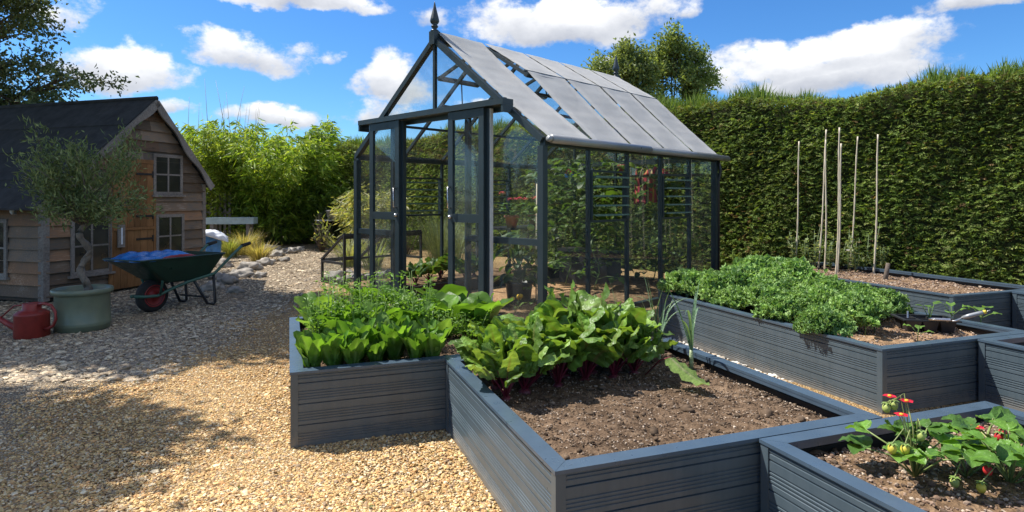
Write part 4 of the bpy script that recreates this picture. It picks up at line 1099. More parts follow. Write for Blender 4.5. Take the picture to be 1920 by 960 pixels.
p = gp(505, 458); bamboo('bamboo_clump','dense bright green bamboo clump in the middle, arching beside the dark path gap',(p.x-.1,p.y+.2,0),110,3.5,1.45,21000,YG,lean=1.0,L=.24,Wd=.046,low=.06)
p = gp(572, 458); bamboo('bamboo_clump','rounded shady edge of bamboo just before the dark gap in the hedge',(p.x-.2,p.y+.6,0),70,2.25,1.1,11000,[(.17,.28,.04),(.22,.33,.045),(.12,.20,.03)],lean=.9,L=.23,Wd=.044,low=.06)  # darker greens: the shade on this side is put into the leaf colour
p = gp(375, 462); bamboo('bamboo_clump','yellow-green bamboo rising behind the playhouse gable, with long bare canes above',(p.x,p.y+.6,0),95,3.3,1.4,15000,[(.27,.35,.05),(.34,.41,.07),(.19,.27,.04)],lean=.75,L=.22,Wd=.040,bare=9)
p = gp(440, 455); bamboo('bamboo_clump','thin see-through bamboo standing between the picket panel and the dense clump',(p.x,p.y+1.2,0),80,3.0,1.3,12000,[(.25,.34,.045),(.32,.39,.06),(.18,.26,.035)],lean=.7,L=.22,Wd=.040,bare=6)
p = gp(660, 462); bamboo('dwarf_bamboo','pale straw-striped dwarf bamboo between the bistro table and greenhouse',(p.x+.85,p.y-.3,0),26,1.55,.42,2000,[(.40,.40,.17),(.32,.36,.13),(.24,.30,.09),(.46,.45,.24)],lean=.9,L=.20,Wd=.035,cl=(.34,.32,.14),low=.05)
p = gp(700, 466); bamboo('dwarf_bamboo','pale dwarf bamboo seen through the corner pane of the greenhouse',(p.x,p.y-.3,0),30,1.6,.6,3300,[(.36,.36,.13),(.26,.31,.09),(.45,.42,.2)],lean=.8,L=.19,Wd=.034,cl=(.34,.32,.14),low=.05)
# dark clipped end of the hedge beside the clump
# ------------------------------------------------------------------ grasses, fern-like tufts
def tuft(name, label, loc, n, h, rad, cols, wd=.008, arch=1.2, mat='leaf', cat='grass tuft', group=None):
    t = thing(name, label, cat, loc, 0, group); b = MB()
    for i in range(n):
        a = rng.uniform(0,6.28); r = rad*.35*rng.random()
        b.leaf((r*cos(a),r*sin(a),0),a,h*rng.uniform(.6,1.15),wd*rng.uniform(.7,1.3),R(rng.uniform(62,88)),R(rng.uniform(62,88))-arch*rng.uniform(.2,1.2),'strap',5,3,.25,c=np.array(cols[rng.integers(0,len(cols))])*rng.uniform(.8,1.2))
    b.build('foliage', M[mat], t); return t
ST = [(.42,.33,.12),(.34,.28,.09),(.28,.27,.08),(.5,.42,.2)]
for (x,y,h,rd,lb) in ((458,478,.62,.5,'upright straw yellow grass tuft beside the blue and white sack'),(487,490,.45,.5,'spreading straw coloured grass tuft nearest the rock edging'),(432,482,.5,.4,'small green-gold grass tuft under the pale blue bench')):
    p = gp(x,y); tuft('grass_tuft',lb,p,420,h,rd,ST if x!=432 else [(.2,.24,.06),(.3,.3,.1)],.009,1.5)
p = gp(825, 500); tuft('fennel_tuft','soft grey-green upright grass seen through the open greenhouse door',p,520,1.15,.55,[(.17,.21,.10),(.22,.26,.13),(.13,.17,.08)],.006,.7,'leaf_dull')
p = gp(855, 492); tuft('fennel_tuft','second wispy grass tuft behind the door frame of the greenhouse',p,300,.85,.5,[(.17,.21,.10),(.22,.26,.13)],.006,.8,'leaf_dull')
p = gp(655, 500); tuft('day_lily_tuft','arching strappy lily leaves between cold frame and path',p,130,.75,.5,[(.24,.28,.08),(.34,.35,.13)],.022,1.6)
p = gp(700, 505); tuft('day_lily_tuft','strappy green leaves behind the cold frame glass',p,120,.6,.5,[(.2,.25,.07),(.26,.3,.1)],.02,1.6)
def shrub(name,label,loc,r,h,n,L,Wd,cols,mat='leaf_dull',cat='shrub'):
    t = thing(name,label,cat,loc); b = MB(); s = MB(); tw=[]
    for i in range(26):
        a=rng.uniform(0,6.28); rr=r*sqrt(rng.random()); e=Vector((rr*cos(a),rr*sin(a),h*rng.uniform(.35,1.)*(1-.35*(rr/r)**2))); s.tube([(rr*.2*cos(a),rr*.2*sin(a),0),(e.x*.6,e.y*.6,e.z*.6),e],[.012,.007,.002],4)
        for f in (.4,.6,.8,1): tw.append((tuple(Vector((e.x*.4,e.y*.4,e.z*.4)).lerp(e,f)),tuple(e.normalized())))
    s.build('stem',M['bark'],t); small_leaf_cloud(b,tw,n,L,Wd,cols,.07*r/.5); b.build('foliage',M[mat],t); return t
p = gp(640, 470); shrub('dark_shrub','deep green shrub at the foot of the hedge beside the bistro table',(p.x-.35,p.y+1.0,0),.6,1.3,2600,.07,.03,[(.03,.05,.015),(.045,.07,.02)])
p = gp(620, 470); shrub('potted_shrub','leggy plant with pale and reddish leaves in front of the bistro table',(p.x-.15,p.y-.2,0),.22,1.0,60,.15,.045,[(.32,.35,.14),(.22,.28,.09),(.34,.30,.12)],'leaf')
for q,(x,y,h_) in enumerate(((760,478,1.0),(960,470,.9),(900,476,.8))):
    p = gp(x,y); shrub('border_shrub',('mixed green border shrub behind the left greenhouse wall','small leafy shrub at the hedge foot behind the geranium shelf','low shrub behind the sliding door pane')[q],(p.x,p.y,0),.55,h_,1500,.06,.025,[(.09,.14,.035),(.13,.18,.05),(.07,.11,.03)],'leaf')

# ------------------------------------------------------------------ rocks, path edge
rk = [(398,543,.20),(425,531,.22),(452,520,.24),(470,505,.2),(497,497,.22),(520,480,.25),(505,470,.26),(545,474,.2),(560,470,.18),(408,522,.14),(440,548,.12),(532,490,.15),(485,520,.12),(415,500,.2),(648,528,.17),(668,524,.15),(690,522,.16),(630,520,.18),(652,512,.13),(715,520,.14),(738,517,.16)]
for i,(x,y,s) in enumerate(rk):
    p = gp(x,y); s *= random.uniform(.5,.95)
    t = MB(); t.blob((0,0,s*.22),s,3,.45,3.4,c=(1,1,1),seed=i,sq=(1.25,.85,.55))
    o = t.build('rock', M['rock']); o.location=p; o.rotation_euler=(0,0,random.uniform(0,6))
    near = x < 600
    tag(o,'pale grey rounded rockery stone edging the path by the straw grass' if near else 'pale rounded stone at the foot of the cold frame','rock','rockery stones by the path' if near else 'stones below the cold frame')
p = gp(398,490); t = thing('compost_bag','upright white and blue printed plastic compost bag by the playhouse corner','sack',p,R(20))
def bag(b):
    rumple(b,.16,.30,.10,8,m=0)
bb = part('bag', bag, M['sack_blue'], t); bb.rotation_euler=(R(80),0,R(10)); bb.location=(0,0,.27)
b2 = part('bag_top', lambda b: rumple(b,.24,.16,.10,12), M['white_bag'], t); b2.location=(.06,0,.50); b2.rotation_euler=(R(15),R(20),R(10))
# pale blue bench
p = gp(435, 466); p.y = 15.2; p.x = (435-960)/F_*15.2
t = thing('garden_bench','pale blue-grey painted bench with thick top in front of the bamboo','bench',(p.x,p.y,0),R(8))
part('top', lambda b: [b.box((-.56,-.2+.135*k,.62+.0),(.56,-.075+.135*k,.78)) for k in range(3)], M['pale_blue'], t)
for s in (-1,1):
    part('leg', lambda b: (b.box((s*.42-.04,-.18,0),(s*.42+.04,-.1,.62)), b.box((s*.42-.04,.1,0),(s*.42+.04,.18,.62)), b.box((s*.42-.03,-.0995,.3),(s*.42+.03,.0995,.36))), M['trimwood'], t)
p = dp(408, 385, 15.9)
t = thing('picket_panel','short weathered grey picket panel half swallowed by bamboo','picket fence',(p.x,p.y,.0),R(5))
for k in range(6): part('picket', lambda b: b.extrude([(-.03,.1),(.03,.1),(.03,1.38),(0,1.45),(-.03,1.38)],(1,0,0),(0,0,1),(-.3+.12*k,0,0),(0,.018,0)), M['trimwood'], t)
part('rail', lambda b: (b.box((-.36,.0185,.85),(.36,.045,.92)), b.box((-.36,.0185,1.2),(.36,.045,1.27))), M['trimwood'], t)
# bistro table with pot
p = gp(612, 452); p.y = 15.4; p.x = (614-960)/F_*15.4
t = thing('bistro_table','small round folding metal bistro table at the end of the path','table',(p.x,p.y,0))
part('top', lambda b: b.lathe([(.0,.685),(.31,.685),(.315,.70),(.31,.712),(0,.714)],28), M['grey_metal'], t)
for s in (-1,1):
    part('leg', lambda b: (b.tube([(s*.26,-.15,0),(-s*.2,-.13,.68)],.012,6), b.tube([(s*.26,.15,0),(-s*.2,.13,.68)],.012,6), b.tube([(s*.25,-.15,.02),(s*.25,.15,.02)],.01,6)), M['grey_metal'], t)
t = thing('plant_pot','weathered pale pot standing on the bistro table','plant pot',(p.x+.14,p.y,.714))
part('pot_body', lambda b: b.lathe([(.11,0),(.13,.01),(.165,.2),(.18,.21),(.18,.24),(.165,.245),(.155,.2)],22), M['rock'], t)
part('compost', lambda b: b.blob((0,0,.2),.155,2,.05,4,sq=(1,1,.2)), M['soil'], t)

# ------------------------------------------------------------------ cold frame
t = thing('cold_frame','black framed glass cold frame with one lid propped open, against the greenhouse','cold frame',(GO.x,GO.y,0),GT)
x0,x1,y0,y1,zl,zh = -1.36,-.74,.25,1.6,.34,.73
lo=[(x0,y0),(x0,y1)]; hi=[(x1,y0),(x1,y1)]
for (x,y,z) in ((x0,y0,zl),(x0,y1,zl),(x1,y0,zh),(x1,y1,zh)): part('leg', lambda b: b.box((x-.016,y-.016,0),(x+.016,y+.016,z)), M['iron'], t)
part('frame', lambda b: (b.bar((x0,y0+.016,zl-.02),(x0,y1-.016,zl-.02),.028,.035), b.bar((x1,y0+.016,zh-.03),(x1,y1-.016,zh-.03),.03,.055), b.bar((x0+.016,y0,zl-.02),(x1-.016,y0,zl-.02),.028,.035), b.bar((x0+.016,y1,zl-.02),(x1-.016,y1,zl-.02),.028,.035), b.bar((x0+.016,y0,.05),(x1-.016,y0,.05),.024,.04), b.bar((x0,y0+.016,.05),(x0,y1-.016,.05),.024,.04)), M['iron'], t)
for j,(ya,yb,op) in enumerate(((y0+.0,(y0+y1)/2-.005,0.0),((y0+y1)/2+.005,y1,.17))):
    def q(x,y): 
        f=(x1-x)/(x1-x0); return (x-.0,y,zh+.012-(zh-zl)*f+op*f*1.6)
    li = part('lid', lambda b: (b.bar(q(x0-.02,ya),q(x1,ya),.03,.03), b.bar(q(x0-.02,yb),q(x1,yb),.03,.03), b.bar(q(x0-.02,ya+.016),q(x0-.02,yb-.016),.03,.03), b.bar(q(x1-.02,ya+.016),q(x1-.02,yb-.016),.028,.028)), M['iron'], t)
    pane([q(x0,ya+.014),q(x1-.01,ya+.014),q(x1-.01,yb-.014),q(x0,yb-.014)],(-.5,0,.8),'pane',parent=li)
    if op: part('prop', lambda b: b.tube([(x0+.1,ya+.05,zl-.1),q(x0+.1,ya+.05)],.008,6), M['iron'], li)
pane([(x0,y0,.07),(x1,y0,.07),(x1,y0,zh-.06),(x0,y0,zl-.04)],(0,1,0),'pane',parent=t)
pane([(x0,y0+.02,.07),(x0,y1-.02,.07),(x0,y1-.02,zl-.04),(x0,y0+.02,zl-.04)],(1,0,0),'pane',parent=t)

# ------------------------------------------------------------------ inside the greenhouse
RZG = GT
p = gw(.04,.25); t = thing('border_bed','low dark timber edged bed along the left inside wall of the greenhouse','planter bed',(p.x,p.y,0),RZG)
part('edge_board', lambda b: (b.box((.86,0,.0),(.90,3.2,.17)), b.box((.0,-.04,0),(.90,-.001,.17))), M['liner'], t)
n=20; X,Y=np.meshgrid(np.linspace(0,.86,n),np.linspace(0,3.2,n)); Z=.13+rng.normal(0,.008,X.shape)
b=MB(); b.add(np.stack([X,Y,Z],-1).reshape(-1,3),[(j*n+i,j*n+i+1,(j+1)*n+i+1,(j+1)*n+i) for j in range(n-1) for i in range(n-1)],c=(1.2,1.1,1.0),smooth=True); b.build('soil',M['soil'],t)

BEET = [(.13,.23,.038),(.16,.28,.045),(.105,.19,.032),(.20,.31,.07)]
RIB = (.30,.035,.05)
def beet_plant(name, label, cat, loc, rz, n=11, h=.40, group=None, proto=None, sc=1., cols=BEET):
    t = thing(name,label,cat,loc,rz,group); st = MB(); lv = MB(); rt = MB()
    for i in range(n):
        a = 2*pi*i/n*1.6+rng.normal(0,.3); f = i/(n-1); e0 = R(88-30*(1-f)+rng.normal(0,7)); sl_ = h*rng.uniform(.32,.52); L = h*rng.uniform(.44,.64)
        e1 = e0-R(14); P=[Vector((0,0,0))]; 
        for k in range(5):
            e = e0+(e1-e0)*k/4; P.append(P[-1]+Vector((cos(e)*cos(a),cos(e)*sin(a),sin(e)))*sl_/5)
        st.tube(P,[.0065,.006,.0055,.005,.0045,.004],6,c=np.array((.11,.008,.018))*rng.uniform(.7,1.5))
        lv.leaf(P[-1],a,L,L*rng.uniform(.62,.82),e1+R(5),e1-R(rng.choice([15,35,60,105])+rng.uniform(-15,15)),'beet',16,11,rng.uniform(-.38,.22),ruf=L*.042,rf=rng.uniform(2.5,4),blis=L*.024,roll=rng.normal(0,.42),c=np.array(cols[rng.integers(0,len(cols))])*rng.uniform(.75,1.25),rib=(.17,.13,.05),pw=1.3,bend=rng.normal(0,.3))
    rt.blob((0,0,-.005),.035,2,.1,4,c=(.12,.02,.03),sq=(1,1,.8))
    rt.build('root',M['stem'],t); st.build('stalk',M['stem'],t); lv.build('foliage',M['leaf_thick'],t)
    return t
used = {}
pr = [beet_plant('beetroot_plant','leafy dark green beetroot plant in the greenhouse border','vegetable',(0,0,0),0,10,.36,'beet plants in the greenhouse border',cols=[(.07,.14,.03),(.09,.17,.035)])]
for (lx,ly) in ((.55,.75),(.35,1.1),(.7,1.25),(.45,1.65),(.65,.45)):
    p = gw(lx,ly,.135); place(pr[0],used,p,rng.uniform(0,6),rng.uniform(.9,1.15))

def vine(name,label,cat,loc,h,n,L,cols,fruit=None,fcol=None,group=None,rad=.2,fr=.03):
    t = thing(name,label,cat,loc,rng.uniform(0,6),group); s=MB(); lv=MB()
    P=[Vector((.04*sin(i*.9),.04*cos(i*1.2),h*i/14)) for i in range(15)]
    s.tube(P,[.009-.0004*i for i in range(15)],6,c=(.10,.17,.05))
    for i in range(n):
        q=rng.uniform(.08,1)*14; i0=min(13,int(q)); p=P[i0].lerp(P[i0+1],q-i0); a=rng.uniform(0,6.28); ln=rad*rng.uniform(.4,1.1)
        e=p+Vector((cos(a)*ln,sin(a)*ln,rng.uniform(-.06,.08))); s.tube([p,p.lerp(e,.5)+Vector((0,0,.03)),e],[.005,.003,.002],4,c=(.11,.18,.05))
        for k in range(3):
            aa=a+(k-1)*.9+rng.normal(0,.2); l_=L*rng.uniform(.7,1.2)*(1 if k==1 else .75)
            lv.leaf(e if k==1 else p.lerp(e,.65),aa,l_,l_*.62,R(rng.uniform(-20,25)),R(rng.uniform(-80,-30)),'ovate',5,5,.1,ruf=l_*.05,rf=3,roll=rng.normal(0,.4),c=np.array(cols[rng.integers(0,len(cols))])*rng.uniform(.7,1.3))
    s.build('stem',M['stem'],t); lv.build('foliage',M['leaf'],t)
    if fruit:
        for k in range(fruit):
            z=rng.uniform(.25,.75)*h; a=rng.uniform(0,6.28); f=MB(); r=fr*rng.uniform(.7,1.2); f.blob((0,0,0),r,2,.05,2,c=fcol,sq=(1,1,.85))
            for m_ in range(5): f.leaf((0,0,r*.8),m_*1.257,r*.9,r*.35,R(20),R(-30),'lance',3,3,.1,c=(.08,.16,.04))
            o=f.build('fruit',M['stem'],t); o.location=(.13*cos(a),.13*sin(a),z)
    return t
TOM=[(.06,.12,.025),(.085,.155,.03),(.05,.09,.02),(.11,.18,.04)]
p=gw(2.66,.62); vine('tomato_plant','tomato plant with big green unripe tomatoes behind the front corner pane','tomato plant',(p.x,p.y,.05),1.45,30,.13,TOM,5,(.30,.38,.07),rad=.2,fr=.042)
i=0
for (lx,ly,h_) in ((1.62,2.35,1.72),(2.0,2.85,1.7),(1.35,2.95,1.75),(1.7,3.1,1.8),(2.45,3.2,1.55),(2.85,3.1,1.5),(.75,2.9,1.7),(2.2,2.2,1.55),(.5,3.15,1.6),(1.0,3.25,1.7)):
    p=gw(lx,ly); vine('vine_plant','tall green climbing plant trained up a string at the back of the greenhouse','climbing plant',(p.x,p.y,.05),h_,46,.17,TOM,3 if i%3==0 else 0,(.26,.36,.06),'climbing plants inside the greenhouse',rad=.3); i+=1
p=gw(2.16,.78)
t=thing('plant_pot','large black plastic pot on the greenhouse path holding the pepper plant','plant pot',p)
part('pot_body',lambda b:b.lathe([(.12,0),(.125,.005),(.155,.27),(.17,.272),(.17,.30),(.158,.30),(.15,.27)],26),M['black'],t)
part('compost',lambda b:b.blob((0,0,.26),.148,2,.05,4,sq=(1,1,.12)),M['soil'],t)
t=thing('pepper_plant','pepper plant with broad drooping dark green leaves behind the front pane','pepper plant',(p.x,p.y,.26)); s=MB(); lv=MB()
for i in range(46):
    a=rng.uniform(0,6.28); h_=rng.uniform(.05,.62); r=rng.uniform(.06,.25)
    e=Vector((r*cos(a),r*sin(a),h_)); s.tube([(0,0,h_*.45),e],[.007,.003],4,c=(.09,.15,.04)); L=rng.uniform(.13,.22)
    lv.leaf(e,a,L,L*.55,R(rng.uniform(-30,20)),R(rng.uniform(-95,-60)),'ovate',7,5,.25,c=np.array([(.04,.085,.025),(.055,.11,.03),(.08,.14,.04)][rng.integers(0,3)])*rng.uniform(.8,1.25),roll=rng.normal(0,.3))
s.tube([(0,0,-.02),(0,0,.5)],[.012,.006],6,c=(.09,.15,.04)); s.build('stem',M['stem'],t); lv.build('foliage',M['leaf_thick'],t)
p=gw(2.27,.95); t=thing('garden_cane','split bamboo cane standing beside the pepper plant inside the greenhouse','cane',p); part('cane',lambda b:b.tube([(0,0,.02),(.01,0,1.42)],.008,6),M['cane'],t)
# marigolds
p=gw(2.60,.25); t=thing('marigold_plant','yellow marigold flowers low behind the front pane','marigold',(p.x,p.y,.04)); s=MB(); f=MB()
for i in range(5):
    a=rng.uniform(0,6.28); r=.07*rng.random()+.02; e=Vector((r*cos(a),r*sin(a),rng.uniform(.17,.25))); s.tube([(0,0,0),e],[.004,.003],4,c=(.1,.17,.05))
    f.blob(e,.028,2,.2,6,c=(.75,.48,.03),sq=(1,1,.7))
    for k in range(8): s.leaf(Vector((0,0,.04)).lerp(e,rng.random()),rng.uniform(0,6.28),.06,.02,R(30),R(-30),'lance',3,3,.1,c=(.08,.15,.04))
s.build('foliage',M['leaf'],t); f.build('flower',M['petal'],t)
# staging shelf, geraniums in terracotta
p=gw(.30,2.62); t=thing('plant_stand','black metal staging shelf with pots against the left greenhouse wall','shelf',p,RZG)
part('top',lambda b:b.box((-.22,-.5,.78),(.42,.6,.81)),M['black'],t)
for (x,y) in ((-.2,-.48),(.39,-.48),(-.2,.57),(.39,.57)): part('leg',lambda b:b.box((x-.012,y-.012,.12),(x+.012,y+.012,.78)),M['black'],t)
for (lx,ly,lb) in ((.62,2.25,'terracotta pot on the staging nearest the door, under pink geraniums'),(.55,2.85,'terracotta pot at the far end of the staging, under pink geraniums')):
    p=gw(lx,ly,.81); t=thing('terracotta_pot',lb,'plant pot',p); part('pot_body',lambda b:b.lathe([(.07,0),(.1,.15),(.115,.152),(.115,.19),(.1,.19),(.095,.165)],22),M['terracotta'],t); part('compost',lambda b:b.blob((0,0,.16),.095,2,.05,4,sq=(1,1,.15)),M['soil'],t)
    t=thing('geranium','pink geranium flowering in the '+('nearer' if ly<2.5 else 'farther')+' terracotta pot on the staging','geranium',(p.x,p.y,p.z+.16)); s=MB(); f=MB()
    for i in range(30):
        a=rng.uniform(0,6.28); e=Vector((rng.uniform(.05,.2)*cos(a),rng.uniform(.05,.2)*sin(a),rng.uniform(.02,.2))); s.tube([(0,0,0),e],[.005,.003],4,c=(.12,.2,.06)); s.leaf(e,a,.09,.09,R(20),R(-40),'round',5,5,.15,ruf=.006,rf=4,c=(.10,.19,.05))
    for i in range(4):
        a=i*1.6+rng.normal(0,.3); e=Vector((.15*cos(a),.15*sin(a),rng.uniform(.25,.36))); s.tube([(0,0,.05),e],[.004,.003],4,c=(.12,.2,.06))
        for k in range(26):
            v=rng.normal(size=3); v/=np.linalg.norm(v); v[2]=abs(v[2]); f.leaf(e+Vector(v)*.028,atan2(v[1],v[0]),.03,.026,R(40)*v[2],R(-30),'round',3,3,.1,c=np.array((.75,.12,.16))*rng.uniform(.8,1.2))
    s.build('foliage',M['leaf'],t); f.build('flower_head',M['petal'],t)
# high shelf on the rear wall with odds and ends
p=gw(0,GLN-.04,1.565); t=thing('wall_shelf','narrow dark shelf fixed high along the rear greenhouse wall','shelf',p,RZG)
part('top',lambda b:b.box((.75,-.26,0),(3.05,-.02,.018)),M['black'],t)
for x in (.8,1.6,2.4,3.0): part('bracket',lambda b:(b.box((x-.01,-.24,-.02),(x+.01,-.02,-.001)),b.box((x-.0098,-.03,-.16),(x+.0098,-.021,-.0205))),M['black'],t)
def on_shelf(x): return gw(x,GLN-.18,1.584)
t=thing('seed_box','red and blue cardboard box lying on the high shelf','box',on_shelf(.95),RZG+.2); part('box_body',lambda b:b.box((-.13,-.07,.05),(.13,.07,.13)),M['red_box'],t); part('base',lambda b:b.box((-.14,-.08,0),(.14,.08,.05)),M['blue_bag'],t)
t=thing('plastic_tub','white shallow plastic tub at the left end of the high shelf','tub',on_shelf(.79)+Vector((-.0,0,0)),RZG); part('tub',lambda b:b.lathe([(.07,0),(.085,.05),(.09,.055),(.082,.055),(.07,.02)],20),M['white_bag'],t)
t=thing('plant_pot','small red plastic pot on the high shelf left of the silver tin','plant pot',on_shelf(1.86)); part('pot_body',lambda b:b.lathe([(.06,0),(.085,.14),(.092,.142),(.092,.165),(.082,.165),(.07,.03)],22),M['red_box'],t)
t=thing('tin','silver ribbed tin on the high shelf beside the red pot','tin',on_shelf(2.04)); part('can_body',lambda b:b.lathe([(.06,0)]+[(.06+.002*(i%2),.012*i+.005) for i in range(12)]+[(.06,.15),(.052,.15),(.05,.02)],22),M['chrome'],t)
t=thing('spray_bottle','white plastic bottle standing on the high shelf between red box and red pot','bottle',on_shelf(1.25)); part('bottle_body',lambda b:b.lathe([(.04,0),(.042,.01),(.042,.12),(.02,.15),(.018,.18)],18),M['white_bag'],t); part('cap',lambda b:b.lathe([(.022,.18),(.022,.215),(.01,.22)],14),M['liner'],t)
# striped bag
p=gw(2.38,3.12,1.18)
m=NT('striped_cloth'); sp=m.n('ShaderNodeSeparateXYZ'); m.l(m.coord('Object'),sp.inputs[0]); mm=m.n('ShaderNodeMath',operation='MULTIPLY_ADD'); m.l(sp.outputs[0],mm.inputs[0]); mm.inputs[1].default_value=2.9; mm.inputs[2].default_value=.5
r=m.n('ShaderNodeValToRGB'); r.color_ramp.interpolation='CONSTANT'; e=r.color_ramp.elements
stp=[(0,(.5,.03,.06)),(.12,(.55,.35,.08)),(.18,(.45,.04,.07)),(.30,(.02,.02,.03)),(.36,(.5,.4,.2)),(.44,(.55,.05,.09)),(.58,(.03,.03,.04)),(.63,(.5,.45,.3)),(.70,(.5,.03,.06)),(.84,(.55,.3,.06)),(.9,(.45,.03,.08))]
while len(e)<len(stp): e.new(.5)
for q,(ps,c) in zip(e,stp): q.position=ps; q.color=(*c,1)
m.l(mm.outputs[0],r.inputs[0]); m.p(Base_Color=r.outputs[0],Roughness=.85); tr=m.n('ShaderNodeBsdfTranslucent'); m.l(r.outputs[0],tr.inputs[0]); mx=m.n('ShaderNodeMixShader'); mx.inputs[0].default_value=.3; m.l(m.bsdf.outputs[0],mx.inputs[1]); m.l(tr.outputs[0],mx.inputs[2]); m.l(mx.outputs[0],m.out.inputs[0])
t=thing('striped_bag','red striped woven shopping bag hanging from the greenhouse roof','bag',p,RZG+.15)
def bagf(b):
    n=14; V=[]
    for s_ in (-1,1):
        for j in range(n):
            for i in range(n):
                u=i/(n-1)*2-1; v=j/(n-1); V.append((u*.17*(1-.12*v+.02*sin(v*9)),s_*(.006+.055*(1-u*u)*(1-v*.75)),v*.36-.012*sin(u*5)*(1-v)))
    k=n*n; Fs=[]
    for j in range(n-1):
        for i in range(n-1):
            q=(j*n+i,j*n+i+1,(j+1)*n+i+1,(j+1)*n+i); Fs.append(q); Fs.append(tuple(k+x for x in q[::-1]))
    for i in range(n-1):
        Fs.append((i+1,i,k+i,k+i+1)); Fs.append((i*n,(i+1)*n,k+(i+1)*n,k+i*n)); Fs.append(((i+1)*n+n-1,i*n+n-1,k+i*n+n-1,k+(i+1)*n+n-1))
    b.add(V,Fs,smooth=True)
part('bag_body',bagf,m.mat,t)
for s_ in (-1,1): part('handle',lambda b:b.tube([(-.08,s_*.01,.35),(-.05,s_*.005,.47),(0,0,.53),(.05,s_*.005,.47),(.08,s_*.01,.35)],.008,6),M['cane'],t)
part('hook',lambda b:b.tube([(0,0,.52),(.005,0,.62),(0,0,.70)],.004,5),M['chrome'],t)
t=thing('red_cloth','red patterned cloth draped on the high shelf above the striped bag','cloth',on_shelf(2.42),RZG); b2=part('cloth',lambda b:rumple(b,.16,.10,.11,21),m.mat,t)
t=thing('water_tank','dark plastic water tank standing low at the back of the greenhouse','water tank',gw(1.72,2.72,.03),RZG); part('tank_body',lambda b:(b.box((-.42,-.18,0),(.42,.16,.46)),b.box((-.44,-.2,.4605),(.44,.18,.50))),M['black'],t)

# ------------------------------------------------------------------ vegetables in the beds
def bp3(v,u,z=SOIL-.015): q=bv(v,u); return Vector((q.x,q.y,z))
LET=[(.13,.27,.032),(.16,.32,.04),(.105,.225,.028),(.20,.35,.065),(.09,.19,.025)]
def lettuce(label, n=20, h=.26, wide=.42, group=None, name='cos_lettuce', cat='lettuce', splay=1.):
    t=thing(name,label,cat,(0,0,0),0,group); b=MB()
    for i in range(n):
        f=i/(n-1); a=i*2.4+rng.normal(0,.2); L=h*(.66+.46*f)*rng.uniform(.72,1.16); e0=R(64+24*(1-f)); e1=e0-R(4+34*f*splay)+R(rng.normal(0,7))
        b.leaf((.012*cos(a),.012*sin(a),0),a,L,L*wide*rng.uniform(.85,1.2),e0,e1,'spoon',11,7,rng.uniform(.28,.5),ruf=L*.03,rf=rng.uniform(2.5,4),blis=L*.018,roll=rng.normal(0,.3),c=np.array(LET[rng.integers(0,5)])*rng.uniform(.72,1.2),rib=(.26,.40,.12),pw=2.2)
    b.build('foliage',M['leaf'],t); return t
used={}
ps=[lettuce('upright bright green cos lettuce in the front row of the lettuce bed',24,.24,.36,'front row lettuces',splay=.35) for _ in range(3)]
i=0
for v in np.linspace(-.68,-.04,7):
    for du in (0,.13):
        place(ps[i%3],used,bp3(v+rng.normal(0,.012)+(.04 if du else 0),1.60+du+rng.normal(0,.018)),rng.uniform(0,6),rng.uniform(.68,1.14)); i+=1
ps=[lettuce('broad leaved green lettuce in the middle rows of the lettuce bed',20,.26,.46,'middle row lettuces','leaf_lettuce',splay=1.0) for _ in range(2)]
for i,(v,u) in enumerate(((-.62,2.38),(-.42,2.15),(-.2,2.25),(-.10,2.05),(-.38,2.5),(-.02,2.42),(-.60,2.12),(-.22,2.7),(-.25,2.02),(-.50,1.92),(-.6,2.62),(-.05,2.2))): place(ps[i%2],used,bp3(v,u),rng.uniform(0,6),rng.uniform(.95,1.25))
ps=[lettuce('low round leaved green salad plant at the greenhouse end of the lettuce bed',10,.21,.85,'salad plants beside the beetroot','spinach_plant','spinach',1.3)]
for (v,u) in ((.22,2.45),(.36,2.3),(.46,2.2),(.12,2.62),(.42,2.62),(.28,2.78),(.5,2.42)): place(ps[0],used,bp3(v,u),rng.uniform(0,6),rng.uniform(.9,1.3))
def herb(label,n,h,rad,group,cols,name='salad_herb'):
    t=thing(name,label,'salad herb',(0,0,0),0,group); s=MB(); P=[];D=[]
    for i in range(n):
        a=rng.uniform(0,6.28); r=rad*sqrt(rng.random()); hh=h*rng.uniform(.45,1.1); e=Vector((r*cos(a),r*sin(a),hh)); c0=Vector((r*.4*cos(a),r*.4*sin(a),0))
        s.tube([c0,c0.lerp(e,.5),e],[.003,.0025,.001],4,c=(.16,.27,.05))
        for k in range(26):
            f=rng.uniform(.25,1.); aa=rng.uniform(0,6.28); P.append(tuple(c0.lerp(e,f)+Vector((cos(aa),sin(aa),.1))*rng.uniform(0,.035))); D.append((cos(aa),sin(aa),rng.uniform(-.2,.7)))
    P=np.array(P); lv=MB(); N=len(P); lv.leaves(P,np.array(D),rng.uniform(.018,.036,N),rng.uniform(.010,.02,N),np.array(cols)[rng.integers(0,len(cols),N)]*rng.uniform(.8,1.2,(N,1)),up=(0,0,1))
    s.build('stem',M['stem'],t); lv.build('foliage',M['leaf'],t); return t
HC=[(.13,.26,.035),(.17,.31,.05),(.11,.21,.03)]
ps=[herb('feathery green salad herb bolting upright among the lettuces',18,.46,.13,'tall salad herbs',HC),herb('feathery green salad herb bolting upright among the lettuces',18,.43,.14,'tall salad herbs',HC)]
for i,(v,u) in enumerate(((-.6,1.95),(-.36,1.98),(-.12,2.3),(-.48,2.72),(-.02,2.0),(-.25,2.5),(-.45,2.35))): place(ps[i%2],used,bp3(v,u),rng.uniform(0,6),rng.uniform(.85,1.2))
ps=[herb('low feathery seedling patch in front of the salad plants, left of the beetroot',20,.17,.13,'low salad seedlings',HC)]
for (v,u) in ((.05,2.2),(.2,2.2),(.32,2.12),(.08,2.36)): place(ps[0],used,bp3(v,u),rng.uniform(0,6),rng.uniform(.9,1.15))
